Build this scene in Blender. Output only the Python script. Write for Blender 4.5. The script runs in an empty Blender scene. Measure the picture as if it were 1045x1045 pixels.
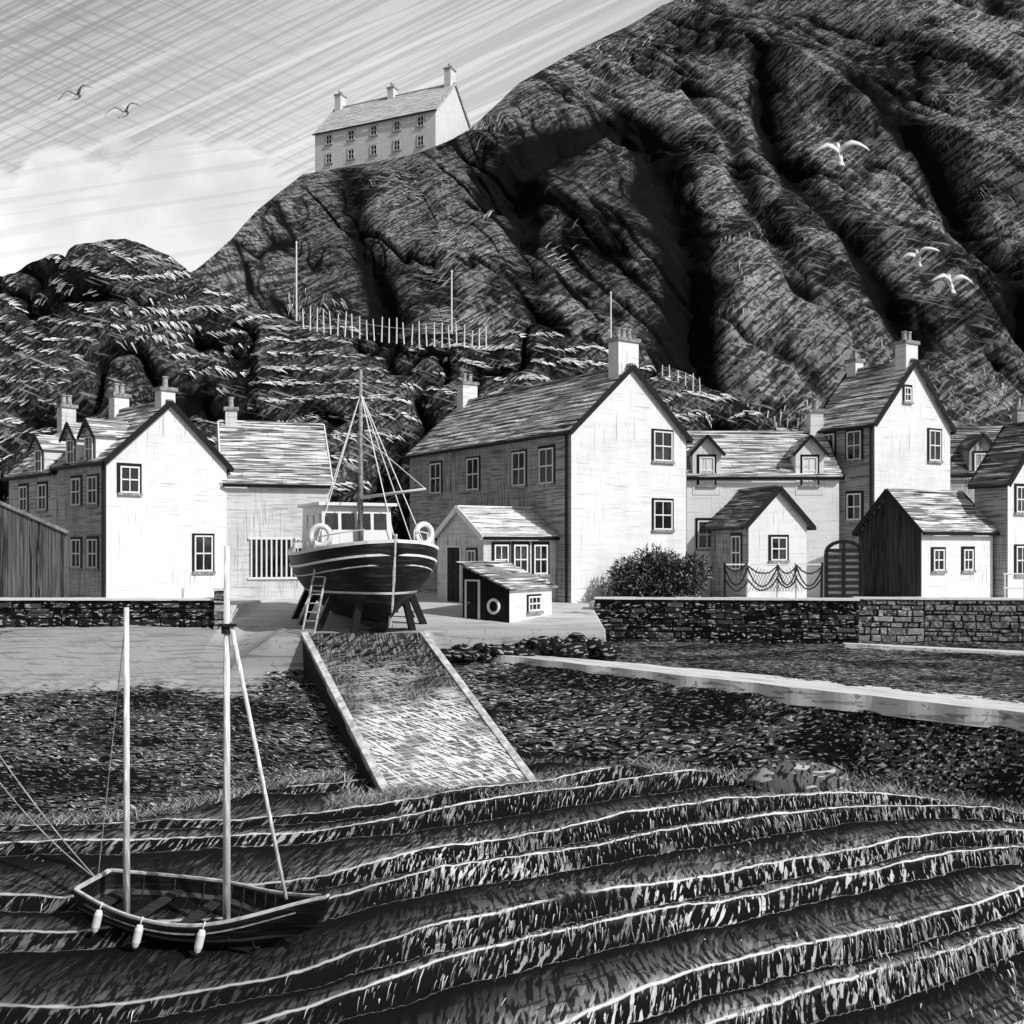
import bpy, bmesh, math, random
import numpy as np
from mathutils import Vector, Matrix
random.seed(7); rng=np.random.default_rng(7)
scene=bpy.context.scene; col=scene.collection
R=math.radians

# ---------------------------------------------------------------- numeric noise
_tab={}
def vnoise(x,y,seed=0):
    if seed not in _tab: _tab[seed]=np.random.default_rng(seed).random((256,256))
    r=_tab[seed]
    x=np.asarray(x,float); y=np.asarray(y,float)
    xi=np.floor(x).astype(int); yi=np.floor(y).astype(int); xf=x-xi; yf=y-yi
    u=xf*xf*(3-2*xf); v=yf*yf*(3-2*yf)
    a=r[xi&255,yi&255]; b=r[(xi+1)&255,yi&255]; c=r[xi&255,(yi+1)&255]; d=r[(xi+1)&255,(yi+1)&255]
    return (a*(1-u)+b*u)*(1-v)+(c*(1-u)+d*u)*v
def fbm(x,y,seed=0,octv=4):
    s=0;a=1;t=0
    for i in range(octv):
        s=s+a*(vnoise(x*2**i+i*17.3,y*2**i+i*9.1,seed)*2-1); t+=a; a*=.5
    return s/t
def sm(a,b,x):
    t=np.clip((x-a)/(b-a),0,1); return t*t*(3-2*t)

# ---------------------------------------------------------------- materials
def new_mat(name,rough=.85,spec=.2):
    m=bpy.data.materials.new(name); m.use_nodes=True
    nt=m.node_tree; b=nt.nodes['Principled BSDF']
    b.inputs['Roughness'].default_value=rough
    b.inputs['Specular IOR Level'].default_value=spec
    return m,nt,b
def g(v): return (v,v,v,1)
def coordn(nt): return nt.nodes.new('ShaderNodeTexCoord').outputs['Object']
def hatch(nt,coord,scale,rot=(0,0,0),lo=.5,hi=.55,detail=2,warp=0,wscale=1,rough=.5):
    v=coord
    if warp:
        n=nt.nodes.new('ShaderNodeTexNoise'); n.inputs['Scale'].default_value=wscale; n.inputs['Detail'].default_value=0
        nt.links.new(coord,n.inputs['Vector'])
        s=nt.nodes.new('ShaderNodeVectorMath'); s.operation='SUBTRACT'; s.inputs[1].default_value=(.5,.5,.5)
        nt.links.new(n.outputs['Color'],s.inputs[0])
        k=nt.nodes.new('ShaderNodeVectorMath'); k.operation='SCALE'; k.inputs['Scale'].default_value=warp
        nt.links.new(s.outputs[0],k.inputs[0])
        a=nt.nodes.new('ShaderNodeVectorMath'); a.operation='ADD'
        nt.links.new(v,a.inputs[0]); nt.links.new(k.outputs[0],a.inputs[1]); v=a.outputs[0]
    m1=nt.nodes.new('ShaderNodeMapping'); m1.inputs['Rotation'].default_value=rot
    nt.links.new(v,m1.inputs['Vector'])
    m2=nt.nodes.new('ShaderNodeMapping'); m2.inputs['Scale'].default_value=scale
    nt.links.new(m1.outputs[0],m2.inputs['Vector'])
    n=nt.nodes.new('ShaderNodeTexNoise'); n.inputs['Scale'].default_value=1; n.inputs['Detail'].default_value=detail
    n.inputs['Roughness'].default_value=rough
    nt.links.new(m2.outputs[0],n.inputs['Vector'])
    r=nt.nodes.new('ShaderNodeMapRange'); r.inputs['From Min'].default_value=lo; r.inputs['From Max'].default_value=hi
    nt.links.new(n.outputs['Fac'],r.inputs['Value'])
    return r.outputs['Result']
def mix(nt,fac,a,b):
    m=nt.nodes.new('ShaderNodeMix'); m.data_type='RGBA'
    if isinstance(fac,(int,float)): m.inputs['Factor'].default_value=fac
    else: nt.links.new(fac,m.inputs['Factor'])
    for s,v in ((6,a),(7,b)):
        if isinstance(v,(int,float)): m.inputs[s].default_value=g(v)
        else: nt.links.new(v,m.inputs[s])
    return m.outputs[2]
def mul(nt,a,b,op='MULTIPLY'):
    m=nt.nodes.new('ShaderNodeMath'); m.operation=op
    for i,v in enumerate((a,b)):
        if isinstance(v,(int,float)): m.inputs[i].default_value=v
        else: nt.links.new(v,m.inputs[i])
    return m.outputs[0]
def mrange(nt,v,a,b,c=0,d=1):
    m=nt.nodes.new('ShaderNodeMapRange'); m.inputs['From Min'].default_value=a; m.inputs['From Max'].default_value=b
    m.inputs['To Min'].default_value=c; m.inputs['To Max'].default_value=d
    nt.links.new(v,m.inputs['Value']); return m.outputs[0]
def attr(nt,name):
    a=nt.nodes.new('ShaderNodeAttribute'); a.attribute_name=name; return a.outputs['Fac']
def island(nt): return nt.nodes.new('ShaderNodeNewGeometry').outputs['Random Per Island']
def setc(nt,b,c): nt.links.new(c,b.inputs['Base Color'])
def flat(name,v,rough=.8,var=.25,sc=6):
    m,nt,b=new_mat(name,rough); c=coordn(nt)
    f=hatch(nt,c,(sc,sc,sc),lo=.35,hi=.65,detail=3)
    setc(nt,b,mix(nt,f,v*(1-var),v*(1+var) if v<.7 else v)); return m
def wallmat(name,base,ink,amt=.58,soft=.3):
    m,nt,b=new_mat(name,.9,.1); c=coordn(nt)
    lo=hatch(nt,c,(.5,.5,.4),lo=.38,hi=.62,detail=1)
    v=hatch(nt,c,(18,18,.7),lo=amt,hi=amt+.05,detail=2)
    h=hatch(nt,c,(.7,.7,17),lo=amt,hi=amt+.05,detail=2)
    h2=hatch(nt,c,(.5,.5,5),lo=.45,hi=.7,detail=3)
    st=hatch(nt,c,(1.3,1.3,.45),lo=.45,hi=.7,detail=3)
    c1=mix(nt,mul(nt,v,lo),base,ink)
    c2=mix(nt,mul(nt,mul(nt,h,.8),mrange(nt,lo,0,1,1,.35)),c1,ink)
    c3=mix(nt,mul(nt,st,soft),c2,ink*.9)
    c3=mix(nt,mul(nt,h2,soft*.8),c3,ink*.9)
    setc(nt,b,c3); return m
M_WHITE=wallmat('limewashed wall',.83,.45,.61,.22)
M_SHADEW=wallmat('shaded side wall',.42,.10,.52)  # left-facing walls: shade put into the wall colour
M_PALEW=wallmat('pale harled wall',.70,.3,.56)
M_MIDW=wallmat('weathered grey wall and shaded side',.50,.15,.54)  # own grey of one house, painted shade on two left sides
M_FARW=wallmat('hazed pale wall',.74,.55,.6)  # distance haze put into the hilltop house's wall colour
M_FARG=wallmat('hazed side wall',.82,.6,.55)  # haze tone, kept lighter because this side is in shade
def slatem(name,dark,light,streak,thr=.56,blk=.02):
    m,nt,b=new_mat(name,.75,.3); c=coordn(nt); r=island(nt)
    a=mix(nt,r,dark,light)
    s=hatch(nt,c,(.7,.7,19),lo=thr,hi=thr+.04,detail=2)
    k=hatch(nt,c,(.8,.8,24),rot=(.0,.0,.8),lo=.56,hi=.60,detail=2)
    c3=mix(nt,k,a,blk); c2=mix(nt,mul(nt,s,.9),c3,streak)
    setc(nt,b,c2); return m
M_SLATE=slatem('weathered slate',.16,.34,.85,.52,.015)
M_PALESLATE=slatem('pale slate',.4,.55,.85,.50,.10)
M_DKSLATE=slatem('dark slate',.06,.14,.6,.57,.01)
M_FARSLATE=slatem('hazed slate',.48,.54,.85,.52,.28)  # slate colour lightened to paint in the haze
M_BLACK=flat('black paint',.010,.5,.3)
M_DARK=flat('dark timber',.022,.8,.5,14)
M_TRIM=flat('white paint',.82,.5,.05)
M_MID=flat('grey stone',.28,.9,.4,8)
M_FARTRIM=flat('hazed grey trim',.45,.9,.3,8)  # trim colour lightened for the same painted haze
M_POT=flat('chimney pot clay',.35,.8,.3)
m,nt,b=new_mat('window glass',.12,.6); setc(nt,b,mix(nt,hatch(nt,coordn(nt),(1.5,1.5,1.5),lo=.5,hi=.7),.008,.05)); M_GLASS=m
def plankm(name,a,bv,axis=2):
    m,nt,b=new_mat(name,.85); c=coordn(nt); r=island(nt)
    sc=[22,22,22]; sc[axis]=.8
    s=hatch(nt,c,sc,lo=.5,hi=.6,detail=2)
    setc(nt,b,mix(nt,s,mix(nt,r,a,bv),bv*1.5)); return m
M_PLANK=plankm('tarred planks',.008,.045)
M_FENCE=plankm('weathered planks',.015,.12)
M_OAK=plankm('boat planks',.012,.035,0)
M_OAKD=plankm('dinghy planks',.004,.010,0)
M_MAST=plankm('pale spar wood',.5,.75,2)
m,nt,b=new_mat('rubble stone',.95,.1); c=coordn(nt); r=island(nt)
s=hatch(nt,c,(4,4,15),lo=.58,hi=.62,detail=3,warp=.2,wscale=3)
p=nt.nodes.new('ShaderNodeMath'); p.operation='POWER'; nt.links.new(r,p.inputs[0]); p.inputs[1].default_value=2.6
setc(nt,b,mix(nt,s,mix(nt,p.outputs[0],.004,.085),.45)); M_STONE=m
m,nt,b=new_mat('pale rubble stone',.95,.1); c=coordn(nt); r=island(nt)
s=hatch(nt,c,(7,7,14),lo=.56,hi=.62,detail=3)
setc(nt,b,mix(nt,s,mix(nt,r,.08,.38),.6)); M_PSTONE=m
m,nt,b=new_mat('rendered wall stone',.95,.1); c=coordn(nt); r=island(nt)
s=hatch(nt,c,(9,9,1.5),rot=(0,.7,0),lo=.5,hi=.54,detail=2); s2=hatch(nt,c,(9,9,1.5),rot=(0,-.7,0),lo=.52,hi=.56,detail=2)
setc(nt,b,mix(nt,mul(nt,s2,.7),mix(nt,mul(nt,s,.7),mix(nt,r,.22,.34),.05),.05)); M_RSTONE=m
m,nt,b=new_mat('shore ground',.95,.1); c=coordn(nt)
pale=attr(nt,'pale'); brt=attr(nt,'bright')
h1=hatch(nt,c,(2.6,13,13),lo=.47,hi=.53,detail=2,warp=.4,wscale=.8)
h2=hatch(nt,c,(4.5,22,14),rot=(0,0,.2),lo=.60,hi=.63,detail=2,warp=.4,wscale=.9)
h0=hatch(nt,c,(.3,.7,.7),lo=.40,hi=.60,detail=2)
shingle=mix(nt,h1,.003,mix(nt,h0,.010,.11)); shingle=mix(nt,mul(nt,h2,mrange(nt,h0,0,1,.35,1)),shingle,.60)  # dark shingle with pale flecks
ph=hatch(nt,c,(.4,9,9),lo=.54,hi=.62,detail=3,warp=.3,wscale=.4)
ph2=hatch(nt,c,(.9,14,9),rot=(0,0,.5),lo=.62,hi=.66,detail=2)
pc=mix(nt,ph,mix(nt,brt,.36,.62),mix(nt,brt,.22,.40)); pc=mix(nt,mul(nt,ph2,.4),pc,.08)
n1=hatch(nt,c,(1.6,7,7),lo=.25,hi=.75,detail=4)
fac=mrange(nt,mul(nt,pale,mul(nt,mul(nt,n1,.9),-.45,'ADD'),'ADD'),.44,.56)
setc(nt,b,mix(nt,fac,shingle,pc)); M_SHORE=m
m,nt,b=new_mat('concrete path',.9,.1); c=coordn(nt)
ph=hatch(nt,c,(.5,10,7),rot=(0,0,.55),lo=.55,hi=.62,detail=2); ph2=hatch(nt,c,(.9,16,7),rot=(0,0,.75),lo=.63,hi=.66,detail=2)
setc(nt,b,mix(nt,mul(nt,ph2,.6),mix(nt,ph,.74,.42),.08)); M_PATH=m
m,nt,b=new_mat('weedy beach ridges',.9,.15); c=coordn(nt)
q=attr(nt,'q'); beach_tone=attr(nt,'beach_tone')
v1=hatch(nt,c,(15,1.6,4),lo=.485,hi=.535,detail=2,warp=.5,wscale=.5)
v2=hatch(nt,c,(16,1.5,4),rot=(0,0,.25),lo=.555,hi=.59,detail=2,warp=.5,wscale=.5)
l1=hatch(nt,c,(.5,7,6),rot=(0,0,-.46),lo=.56,hi=.60,detail=2,warp=.5,wscale=.3)
patch=hatch(nt,c,(.25,.4,.4),lo=.38,hi=.60,detail=2)
rp=nt.nodes.new('ShaderNodeValToRGB'); nt.links.new(q,rp.inputs['Fac'])
e=rp.color_ramp.elements; e[0].position=0; e[0].color=g(.002); e[1].position=1; e[1].color=g(.002)
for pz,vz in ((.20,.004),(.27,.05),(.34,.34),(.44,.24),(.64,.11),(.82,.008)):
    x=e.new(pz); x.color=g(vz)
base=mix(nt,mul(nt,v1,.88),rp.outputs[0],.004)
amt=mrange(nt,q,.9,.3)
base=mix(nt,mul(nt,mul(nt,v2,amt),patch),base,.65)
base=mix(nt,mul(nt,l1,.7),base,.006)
base=mix(nt,beach_tone,mix(nt,.78,base,.003),base)
br=hatch(nt,c,(.5,.5,.5),lo=.28,hi=.38,detail=2)
cr=nt.nodes.new('ShaderNodeValToRGB'); nt.links.new(q,cr.inputs['Fac'])
e=cr.color_ramp.elements; e[0].position=.262; e[0].color=g(0); e[1].position=.335; e[1].color=g(0)
x=e.new(.280); x.color=g(1); x=e.new(.305); x.color=g(1)
base=mix(nt,mul(nt,mul(nt,cr.outputs[0],br),mrange(nt,beach_tone,0,1,.55,1)),base,.85)
setc(nt,b,base); M_BEACH=m
def hillmat(name,k,wl,sc=1.0,bkf=.85,h4f=.3,bl=.52,bh=.58):
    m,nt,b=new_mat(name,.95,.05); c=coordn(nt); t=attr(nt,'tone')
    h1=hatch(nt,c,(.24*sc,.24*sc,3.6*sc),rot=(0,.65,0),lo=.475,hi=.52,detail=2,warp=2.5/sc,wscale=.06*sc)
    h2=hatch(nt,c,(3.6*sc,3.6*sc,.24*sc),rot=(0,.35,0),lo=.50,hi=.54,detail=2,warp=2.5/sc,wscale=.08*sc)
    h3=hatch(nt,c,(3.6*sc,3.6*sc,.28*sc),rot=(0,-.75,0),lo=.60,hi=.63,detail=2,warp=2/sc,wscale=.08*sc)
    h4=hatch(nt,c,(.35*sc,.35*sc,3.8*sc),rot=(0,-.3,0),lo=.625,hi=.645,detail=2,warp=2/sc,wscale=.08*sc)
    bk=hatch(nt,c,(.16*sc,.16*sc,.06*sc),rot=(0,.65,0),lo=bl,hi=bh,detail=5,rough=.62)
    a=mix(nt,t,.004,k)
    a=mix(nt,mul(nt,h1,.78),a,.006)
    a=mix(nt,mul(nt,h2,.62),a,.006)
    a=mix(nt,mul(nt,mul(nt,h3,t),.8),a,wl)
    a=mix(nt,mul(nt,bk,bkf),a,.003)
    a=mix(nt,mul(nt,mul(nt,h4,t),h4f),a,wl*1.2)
    setc(nt,b,a); return m
M_HILL=hillmat('heather hillside',.33,.45,1.0,.82,.35,.53,.59)
M_KNOLL=hillmat('scrubby bank',.11,.30,1.7,.85,.8)
def blademat(name,lo,hi,pw=1.5):
    m,nt,b=new_mat(name,.8,.1); r=island(nt)
    p=nt.nodes.new('ShaderNodeMath'); p.operation='POWER'; nt.links.new(r,p.inputs[0]); p.inputs[1].default_value=pw
    setc(nt,b,mix(nt,p.outputs[0],lo,hi)); return m
M_BLADE=blademat('dry grass',.02,.65,1.3)
M_DASH=blademat('bleached grass',.3,.9,.9)
M_WEED=blademat('beach grass',.01,.85,1.2)
M_LEAF=blademat('bush leaves',.01,.5,3)

# ---------------------------------------------------------------- mesh helpers
class MB:
    def __init__(s): s.v=[]; s.f=[]; s.mi=[]; s.m=0
    def add(s,vs,fs):
        o=len(s.v); s.v+= [tuple(v) for v in vs]; s.f+=[tuple(i+o for i in f) for f in fs]; s.mi+=[s.m]*len(fs)
    def hexa(s,p):
        s.add(p,[(0,3,2,1),(4,5,6,7),(0,1,5,4),(1,2,6,5),(2,3,7,6),(3,0,4,7)])
    def box(s,x0,x1,y0,y1,z0,z1):
        s.hexa([(x0,y0,z0),(x1,y0,z0),(x1,y1,z0),(x0,y1,z0),(x0,y0,z1),(x1,y0,z1),(x1,y1,z1),(x0,y1,z1)])
    def beam(s,p0,p1,w,h,up=(0,0,1)):
        p0=Vector(p0);p1=Vector(p1);d=(p1-p0).normalized(); up=Vector(up)
        a=d.cross(up)
        if a.length<1e-3: a=d.cross(Vector((0,1,0)))
        a.normalize(); u=a.cross(d).normalized(); a*=w/2; u*=h/2
        s.hexa([p0-a-u,p0+a-u,p1+a-u,p1-a-u,p0-a+u,p0+a+u,p1+a+u,p1-a+u])
    def cyl(s,p0,p1,r0,r1=None,n=8,cap=True):
        if r1 is None:r1=r0
        p0=Vector(p0);p1=Vector(p1);d=(p1-p0).normalized(); a=d.orthogonal().normalized(); c=d.cross(a)
        vs=[];fs=[]
        for i in range(n):
            t=2*math.pi*i/n; e=a*math.cos(t)+c*math.sin(t)
            vs.append(p0+e*r0); vs.append(p1+e*r1)
        for i in range(n):
            j=(i+1)%n; fs.append((2*i,2*j,2*j+1,2*i+1))
        if cap: fs.append(tuple(2*i for i in range(n))[::-1]); fs.append(tuple(2*i+1 for i in range(n)))
        s.add(vs,fs)
    def poly(s,pts,r,n=5):
        for a,b_ in zip(pts[:-1],pts[1:]): s.cyl(a,b_,r,r,n)
    def torus(s,c,nrm,R0,r0,n=20,k=8):
        c=Vector(c); nrm=Vector(nrm).normalized(); a=nrm.orthogonal().normalized(); b_=nrm.cross(a); vs=[];fs=[]
        for i in range(n):
            t=2*math.pi*i/n; e=a*math.cos(t)+b_*math.sin(t)
            for j in range(k):
                q=2*math.pi*j/k; vs.append(c+e*(R0+r0*math.cos(q))+nrm*r0*math.sin(q))
        for i in range(n):
            for j in range(k):
                i2=(i+1)%n;j2=(j+1)%k; fs.append((i*k+j,i2*k+j,i2*k+j2,i*k+j2))
        s.add(vs,fs)
    def build(s,name,mats,parent=None,smooth=False,recalc=True):
        me=bpy.data.meshes.new(name); me.from_pydata(s.v,[],s.f)
        if not isinstance(mats,(list,tuple)): mats=[mats]
        for m_ in mats: me.materials.append(m_)
        me.polygons.foreach_set('material_index',s.mi)
        if recalc:
            bm=bmesh.new(); bm.from_mesh(me); bmesh.ops.recalc_face_normals(bm,faces=bm.faces); bm.to_mesh(me); bm.free()
        if smooth: me.polygons.foreach_set('use_smooth',[True]*len(me.polygons))
        me.update()
        o=bpy.data.objects.new(name,me); col.objects.link(o)
        if parent: o.parent=parent
        return o
def thing(name,label,cat,loc=(0,0,0),rz=0,group=None,rx=0,ry=0):
    o=bpy.data.objects.new(name,None); o.empty_display_size=.3; col.objects.link(o)
    o.location=loc; o.rotation_euler=(rx,ry,rz); tag(o,label,cat,group); return o
def tag(o,label=None,cat=None,group=None,kind=None):
    if label:o['label']=label
    if cat:o['category']=cat
    if group:o['group']=group
    if kind:o['kind']=kind
    return o
def gridmesh(name,X,Y,Z,mat,attrs={},mask=None,smooth=True):
    n,m_=X.shape
    idx=np.arange(n*m_).reshape(n,m_)
    q=np.stack([idx[:-1,:-1],idx[:-1,1:],idx[1:,1:],idx[1:,:-1]],-1).reshape(-1,4)
    if mask is not None: q=q[mask.reshape(-1)]
    used,inv=np.unique(q.reshape(-1),return_inverse=True)
    co=np.stack([X.reshape(-1),Y.reshape(-1),Z.reshape(-1)],-1)[used]
    me=bpy.data.meshes.new(name); me.vertices.add(len(used)); me.vertices.foreach_set('co',co.reshape(-1).astype(np.float32))
    nf=len(q); me.loops.add(nf*4); me.loops.foreach_set('vertex_index',inv.astype(np.int32).reshape(-1))
    me.polygons.add(nf); me.polygons.foreach_set('loop_start',np.arange(nf,dtype=np.int32)*4)
    me.polygons.foreach_set('use_smooth',np.full(nf,smooth))
    me.update(calc_edges=True)
    for k,a in attrs.items():
        at=me.attributes.new(k,'FLOAT','POINT'); at.data.foreach_set('value',a.reshape(-1)[used].astype(np.float32))
    me.materials.append(mat); o=bpy.data.objects.new(name,me); col.objects.link(o); return o
def blades(name,P,D,W,mat,parent=None,bend=None):
    n=len(P)
    mid=P+D*.5+(bend if bend is not None else 0)
    V=np.stack([P-W,P+W,mid+W*.7,mid-W*.7,P+D],1).reshape(-1,3)
    me=bpy.data.meshes.new(name); me.vertices.add(n*5); me.vertices.foreach_set('co',V.reshape(-1).astype(np.float32))
    b0=np.arange(n,dtype=np.int32)[:,None]*5
    L=(b0+np.array([[0,1,2,3,3,2,4]],dtype=np.int32)).reshape(-1)
    me.loops.add(n*7); me.loops.foreach_set('vertex_index',L)
    ls=(np.arange(n,dtype=np.int32)[:,None]*7+np.array([[0,4]],dtype=np.int32)).reshape(-1)
    me.polygons.add(n*2); me.polygons.foreach_set('loop_start',ls)
    me.update(calc_edges=True); me.materials.append(mat)
    o=bpy.data.objects.new(name,me); col.objects.link(o)
    if parent:o.parent=parent
    return o

# ---------------------------------------------------------------- terrain
def zbeach(y): return -3.6-(29-y)*.11
def yedge(x): return 32.5-.62*np.clip(x,-3,60)
def yfoot(x):
    yl=24+3*sm(-9,-4,x)
    w=np.clip(4-.38*x,.9,5)
    yr=yedge(x)-w
    k=sm(-1.5,1.0,x)
    return yl*(1-k)+yr*k
def height(x,y):
    nz=.10*fbm(x*.5,y*.5,3,4)
    street=np.minimum(-.1-(40-y)*.081,-.1); street=np.where(y>40,-.1,street)
    yf=yfoot(x)
    zf=zbeach(yf)
    top=np.interp(x,[-8.6,-7.2],[0,1])
    slope=np.where(y<31, zf+(-2.1-zf)*np.clip((y-yf)/(31-yf),0,1), -2.1+(y-31)*.275)
    s2=sm(31.2,37.0,y); sl2=slope*(1-s2)+street*s2
    st=sm(31.85,32.0,y); hl_ap=slope*(1-st)+street*st
    hL=sl2*(1-top)+hl_ap*top
    hL=np.where((y>35.25)&(x<-9.3),0.0,hL)
    ye=yedge(x); zl=-1.4-.048*np.clip(x,-3,30)
    led=zl+(-1.35-zl)*np.clip((y-ye)/np.maximum(38-ye,.5),0,1)
    fall=np.clip((y-yf)/np.maximum(ye-yf,.3),0,1)
    zR=np.where(y>=ye,led,zf+(zl-zf)*fall**.8)
    ya=np.where(x<2.95,33.4,38.3-.115*np.clip(x-12,0,20))
    st2=sm(-.06,.06,y-ya); top2=np.where(x<2.95,street,-.02)
    hR=zR*(1-st2)+top2*st2
    k=sm(-2.7,-2.3,x)
    h=hL*(1-k)+hR*k
    h=np.where(y<yf,zbeach(y),h)
    isstreet=((x<-9.5)&(y>35.1))|((x>=-9.5)&(x<2.95)&(y>32))|(y>38)
    onledge=(~isstreet)&(y>ye-.2)&(x>-2.3)
    h=h+np.where(isstreet,nz*.2,np.where(onledge,nz*.3,nz))
    return h
PER=1.95
def ridgeparts(x,y):
    xb=7.4+np.clip(25.5-y,0,20)*1.0
    sp=np.log1p(np.exp((x+4.5)/1.5))*1.5-1.9*np.log1p(np.exp(np.clip((x-xb)/.8,-30,30)))*.8
    kk=.50+.12*sm(27,16,y)
    ph=(y-kk*sp)+.50*fbm(x*.12,y*.18,11,2)+.10*fbm(x*.6,y*.6,12,3)
    ph=ph+.38*np.sin(ph*1.6+1.0)
    q=(ph/PER)%1.0
    prof=np.where(q<.3,sm(0,.3,q),1-((q-.3)/.7)**1.2)
    yf=yfoot(x)
    fade=sm(0,.9,yf-y)
    A=(.09+.17*sm(-4.5,-1,x))*(.6+.8*vnoise(x*.25,y*.45,13))
    return q,prof*A*fade,fade
xs=np.concatenate([[-500,-300,-150,-80,-50,-35,-28],np.arange(-24,-19,.4),np.arange(-19,19,.06),np.arange(19,26,.4),[28,35,50,80,150,300,500]])
ys=np.concatenate([[-300,-100,-30,0,6,10,12,13],np.arange(13.6,30,.055),np.arange(30,39,.06),np.arange(39,56,.5),[60,70,90,130,200,400,700]])
X,Y=np.meshgrid(xs,ys)
Z=height(X,Y)
q,rz,fade=ridgeparts(X,Y)
isb=(Y<yfoot(X))
det=.03*fbm(X*2,Y*2,21,3)+.02*fbm(X*8,Y*8,22,2)
rough=((Y<32)|((Y<38)&(X>2.95))|((Y<33.3)&(X>-2.3)))
Z=Z+np.where(isb,rz,0)+np.where(rough,det,det*.12)
bank=(~isb)&(Y<31.5)&(Y<yedge(X)-.3)
Z=Z+np.where(bank,.14*np.abs(fbm(X*1.6,Y*1.9,31,3)),0)
street_=((Y>31.9)&(X>-9.5)&(X<2.95))|(Y>38)|((Y>35.1)&(X<-9.5))
pale=np.where(street_,1.6,0.0)
yb=30.9+.55*np.sin(X*.55+1.2)+.5*fbm(X*.5,Y*.3,77,3)
patch=sm(-1.6,1.1,Y-yb)*sm(-18.5,-14.5,X)*(1-sm(-8.2,-6.6,X))
pale=np.maximum(pale,patch*1.15)
pale=np.where((X>-2.3)&(X<2.95)&(Y<33.3),0,pale)
bright=np.where(street_,sm(32.5,36,Y),0.0)
beach_tone=np.clip(sm(-4.5,0,X)+sm(19,23,Y)*.55-.25*(1-sm(14,16,Y)),0.05,1)  # beach colour is darker at left and nearest the camera
fb=lambda A_: A_[:-1,:-1]
mb=fb(isb)
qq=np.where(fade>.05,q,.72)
beach=gridmesh('beach',X,Y,Z,M_BEACH,{'q':qq,'beach_tone':beach_tone},mb); tag(beach,kind='structure')
ground=gridmesh('ground',X,Y,Z,M_SHORE,{'pale':pale,'bright':bright},(~mb)); tag(ground,kind='structure')
def gz(x,y): return float(height(np.array([x]),np.array([y]))[0])
def pathstrip(xa,xb,yf_,wf,zf_,n=60):
    vs=[]
    for i in range(n+1):
        x=xa+(xb-xa)*i/n; y0=yf_(x); w=wf(x); z=zf_(x)
        vs+=[(x,y0,z-.45),(x,y0,z),(x,y0+w,z+.02),(x,y0+w,z-.45)]
    mb_=MB(); fs=[]
    for i in range(n):
        for j in range(4):
            k=(j+1)%4; fs.append((4*i+j,4*i+k,4*i+4+k,4*i+4+j))
    fs+=[(0,1,2,3),(4*n,4*n+1,4*n+2,4*n+3)]
    mb_.add(vs,fs); o=mb_.build('path',M_PATH); tag(o,kind='structure')
pathstrip(-2.1,17,lambda x:32.5-.62*x-.25+.05*math.sin(x*2.3)+.04*math.sin(x*5.1),lambda x:.7+.22*max(0,x+1)+.06*math.sin(x*3.7) if x<9 else 2.9,lambda x:-1.4-.048*x+.08,140)
pathstrip(11.2,19,lambda x:36.3-.32*(x-11.2),lambda x:.25+.10*(x-11.2),lambda x:-1.42-.03*(x-11.2)+.12,30)

def beachgrass(n):
    x=rng.uniform(-14,16,n*3); y=13.8+rng.random(n*3)**1.2*16
    q,rzv,fd=ridgeparts(x,y)
    dens=vnoise(x*.3,y*.45,44)*.7+vnoise(x*1.2,y*1.2,47)*.3
    keep=(y<yfoot(x)-.1)&(((q>.10)&(q<.31)&(rng.random(n*3)<(dens-.22)*2.0))|(rng.random(n*3)<.22*(dens-.42)))
    keep&=~((x>-8.1)&(x<-2.5)&(y>17.0)&(y<20.6))
    keep&=(x>-2.5)|(rng.random(n*3)<.2)
    x=x[keep][:n];y=y[keep][:n]; q,rzv,fd=ridgeparts(x,y)
    z=zbeach(y)+rzv
    m_=len(x); P=np.stack([x,y,z],-1)
    ln=rng.uniform(.14,.55,m_)*(.5+.8*vnoise(x*.4,y*.4,46))
    a=.5*fbm(x*.15,y*.15,45,2)-.18+rng.normal(0,.06,m_)
    D=np.stack([np.sin(a)*ln,-np.cos(a)*ln*.75,rng.uniform(-.45,-.05,m_)*ln],-1)
    W=np.stack([np.full(m_,.0085),np.zeros(m_),np.zeros(m_)],-1)*rng.uniform(.6,1.6,(m_,1))
    bend=np.zeros((m_,3)); bend[:,2]=ln*.10
    return blades('beach_grass',P,D,W,M_WEED,bend=bend)
tag(beachgrass(27000),'pale combed grass and weed on the beach ridges','grass',kind='stuff')
def tufts():
    Ps=[];Ds=[];Ws=[]
    for i in range(1150):
        if i<520: x=random.uniform(-4.2,1.4); y=25.75+.12*(x+1)+random.gauss(0,.28)-(0 if x>-3 else .3)
        elif i<800: x=random.uniform(-13,-4); y=float(yfoot(np.array([x]))[0])-random.uniform(-.1,.3)
        else: x=random.uniform(3,14); y=float(yfoot(np.array([x]))[0])-random.uniform(-.1,.6)
        z=gz(x,y)+.05
        for k in range(8):
            a=random.uniform(0,6.28); l=random.uniform(.12,.36)
            Ps.append((x+random.gauss(0,.08),y+random.gauss(0,.06),z)); Ds.append((math.cos(a)*l*.9,math.sin(a)*l*.4-.05,l*.65)); Ws.append((.010,0,0))
    return blades('grass_tufts',np.array(Ps),np.array(Ds),np.array(Ws),M_WEED)
tag(tufts(),'wispy grass tufts along the edge of the beach','grass',kind='stuff')

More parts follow.
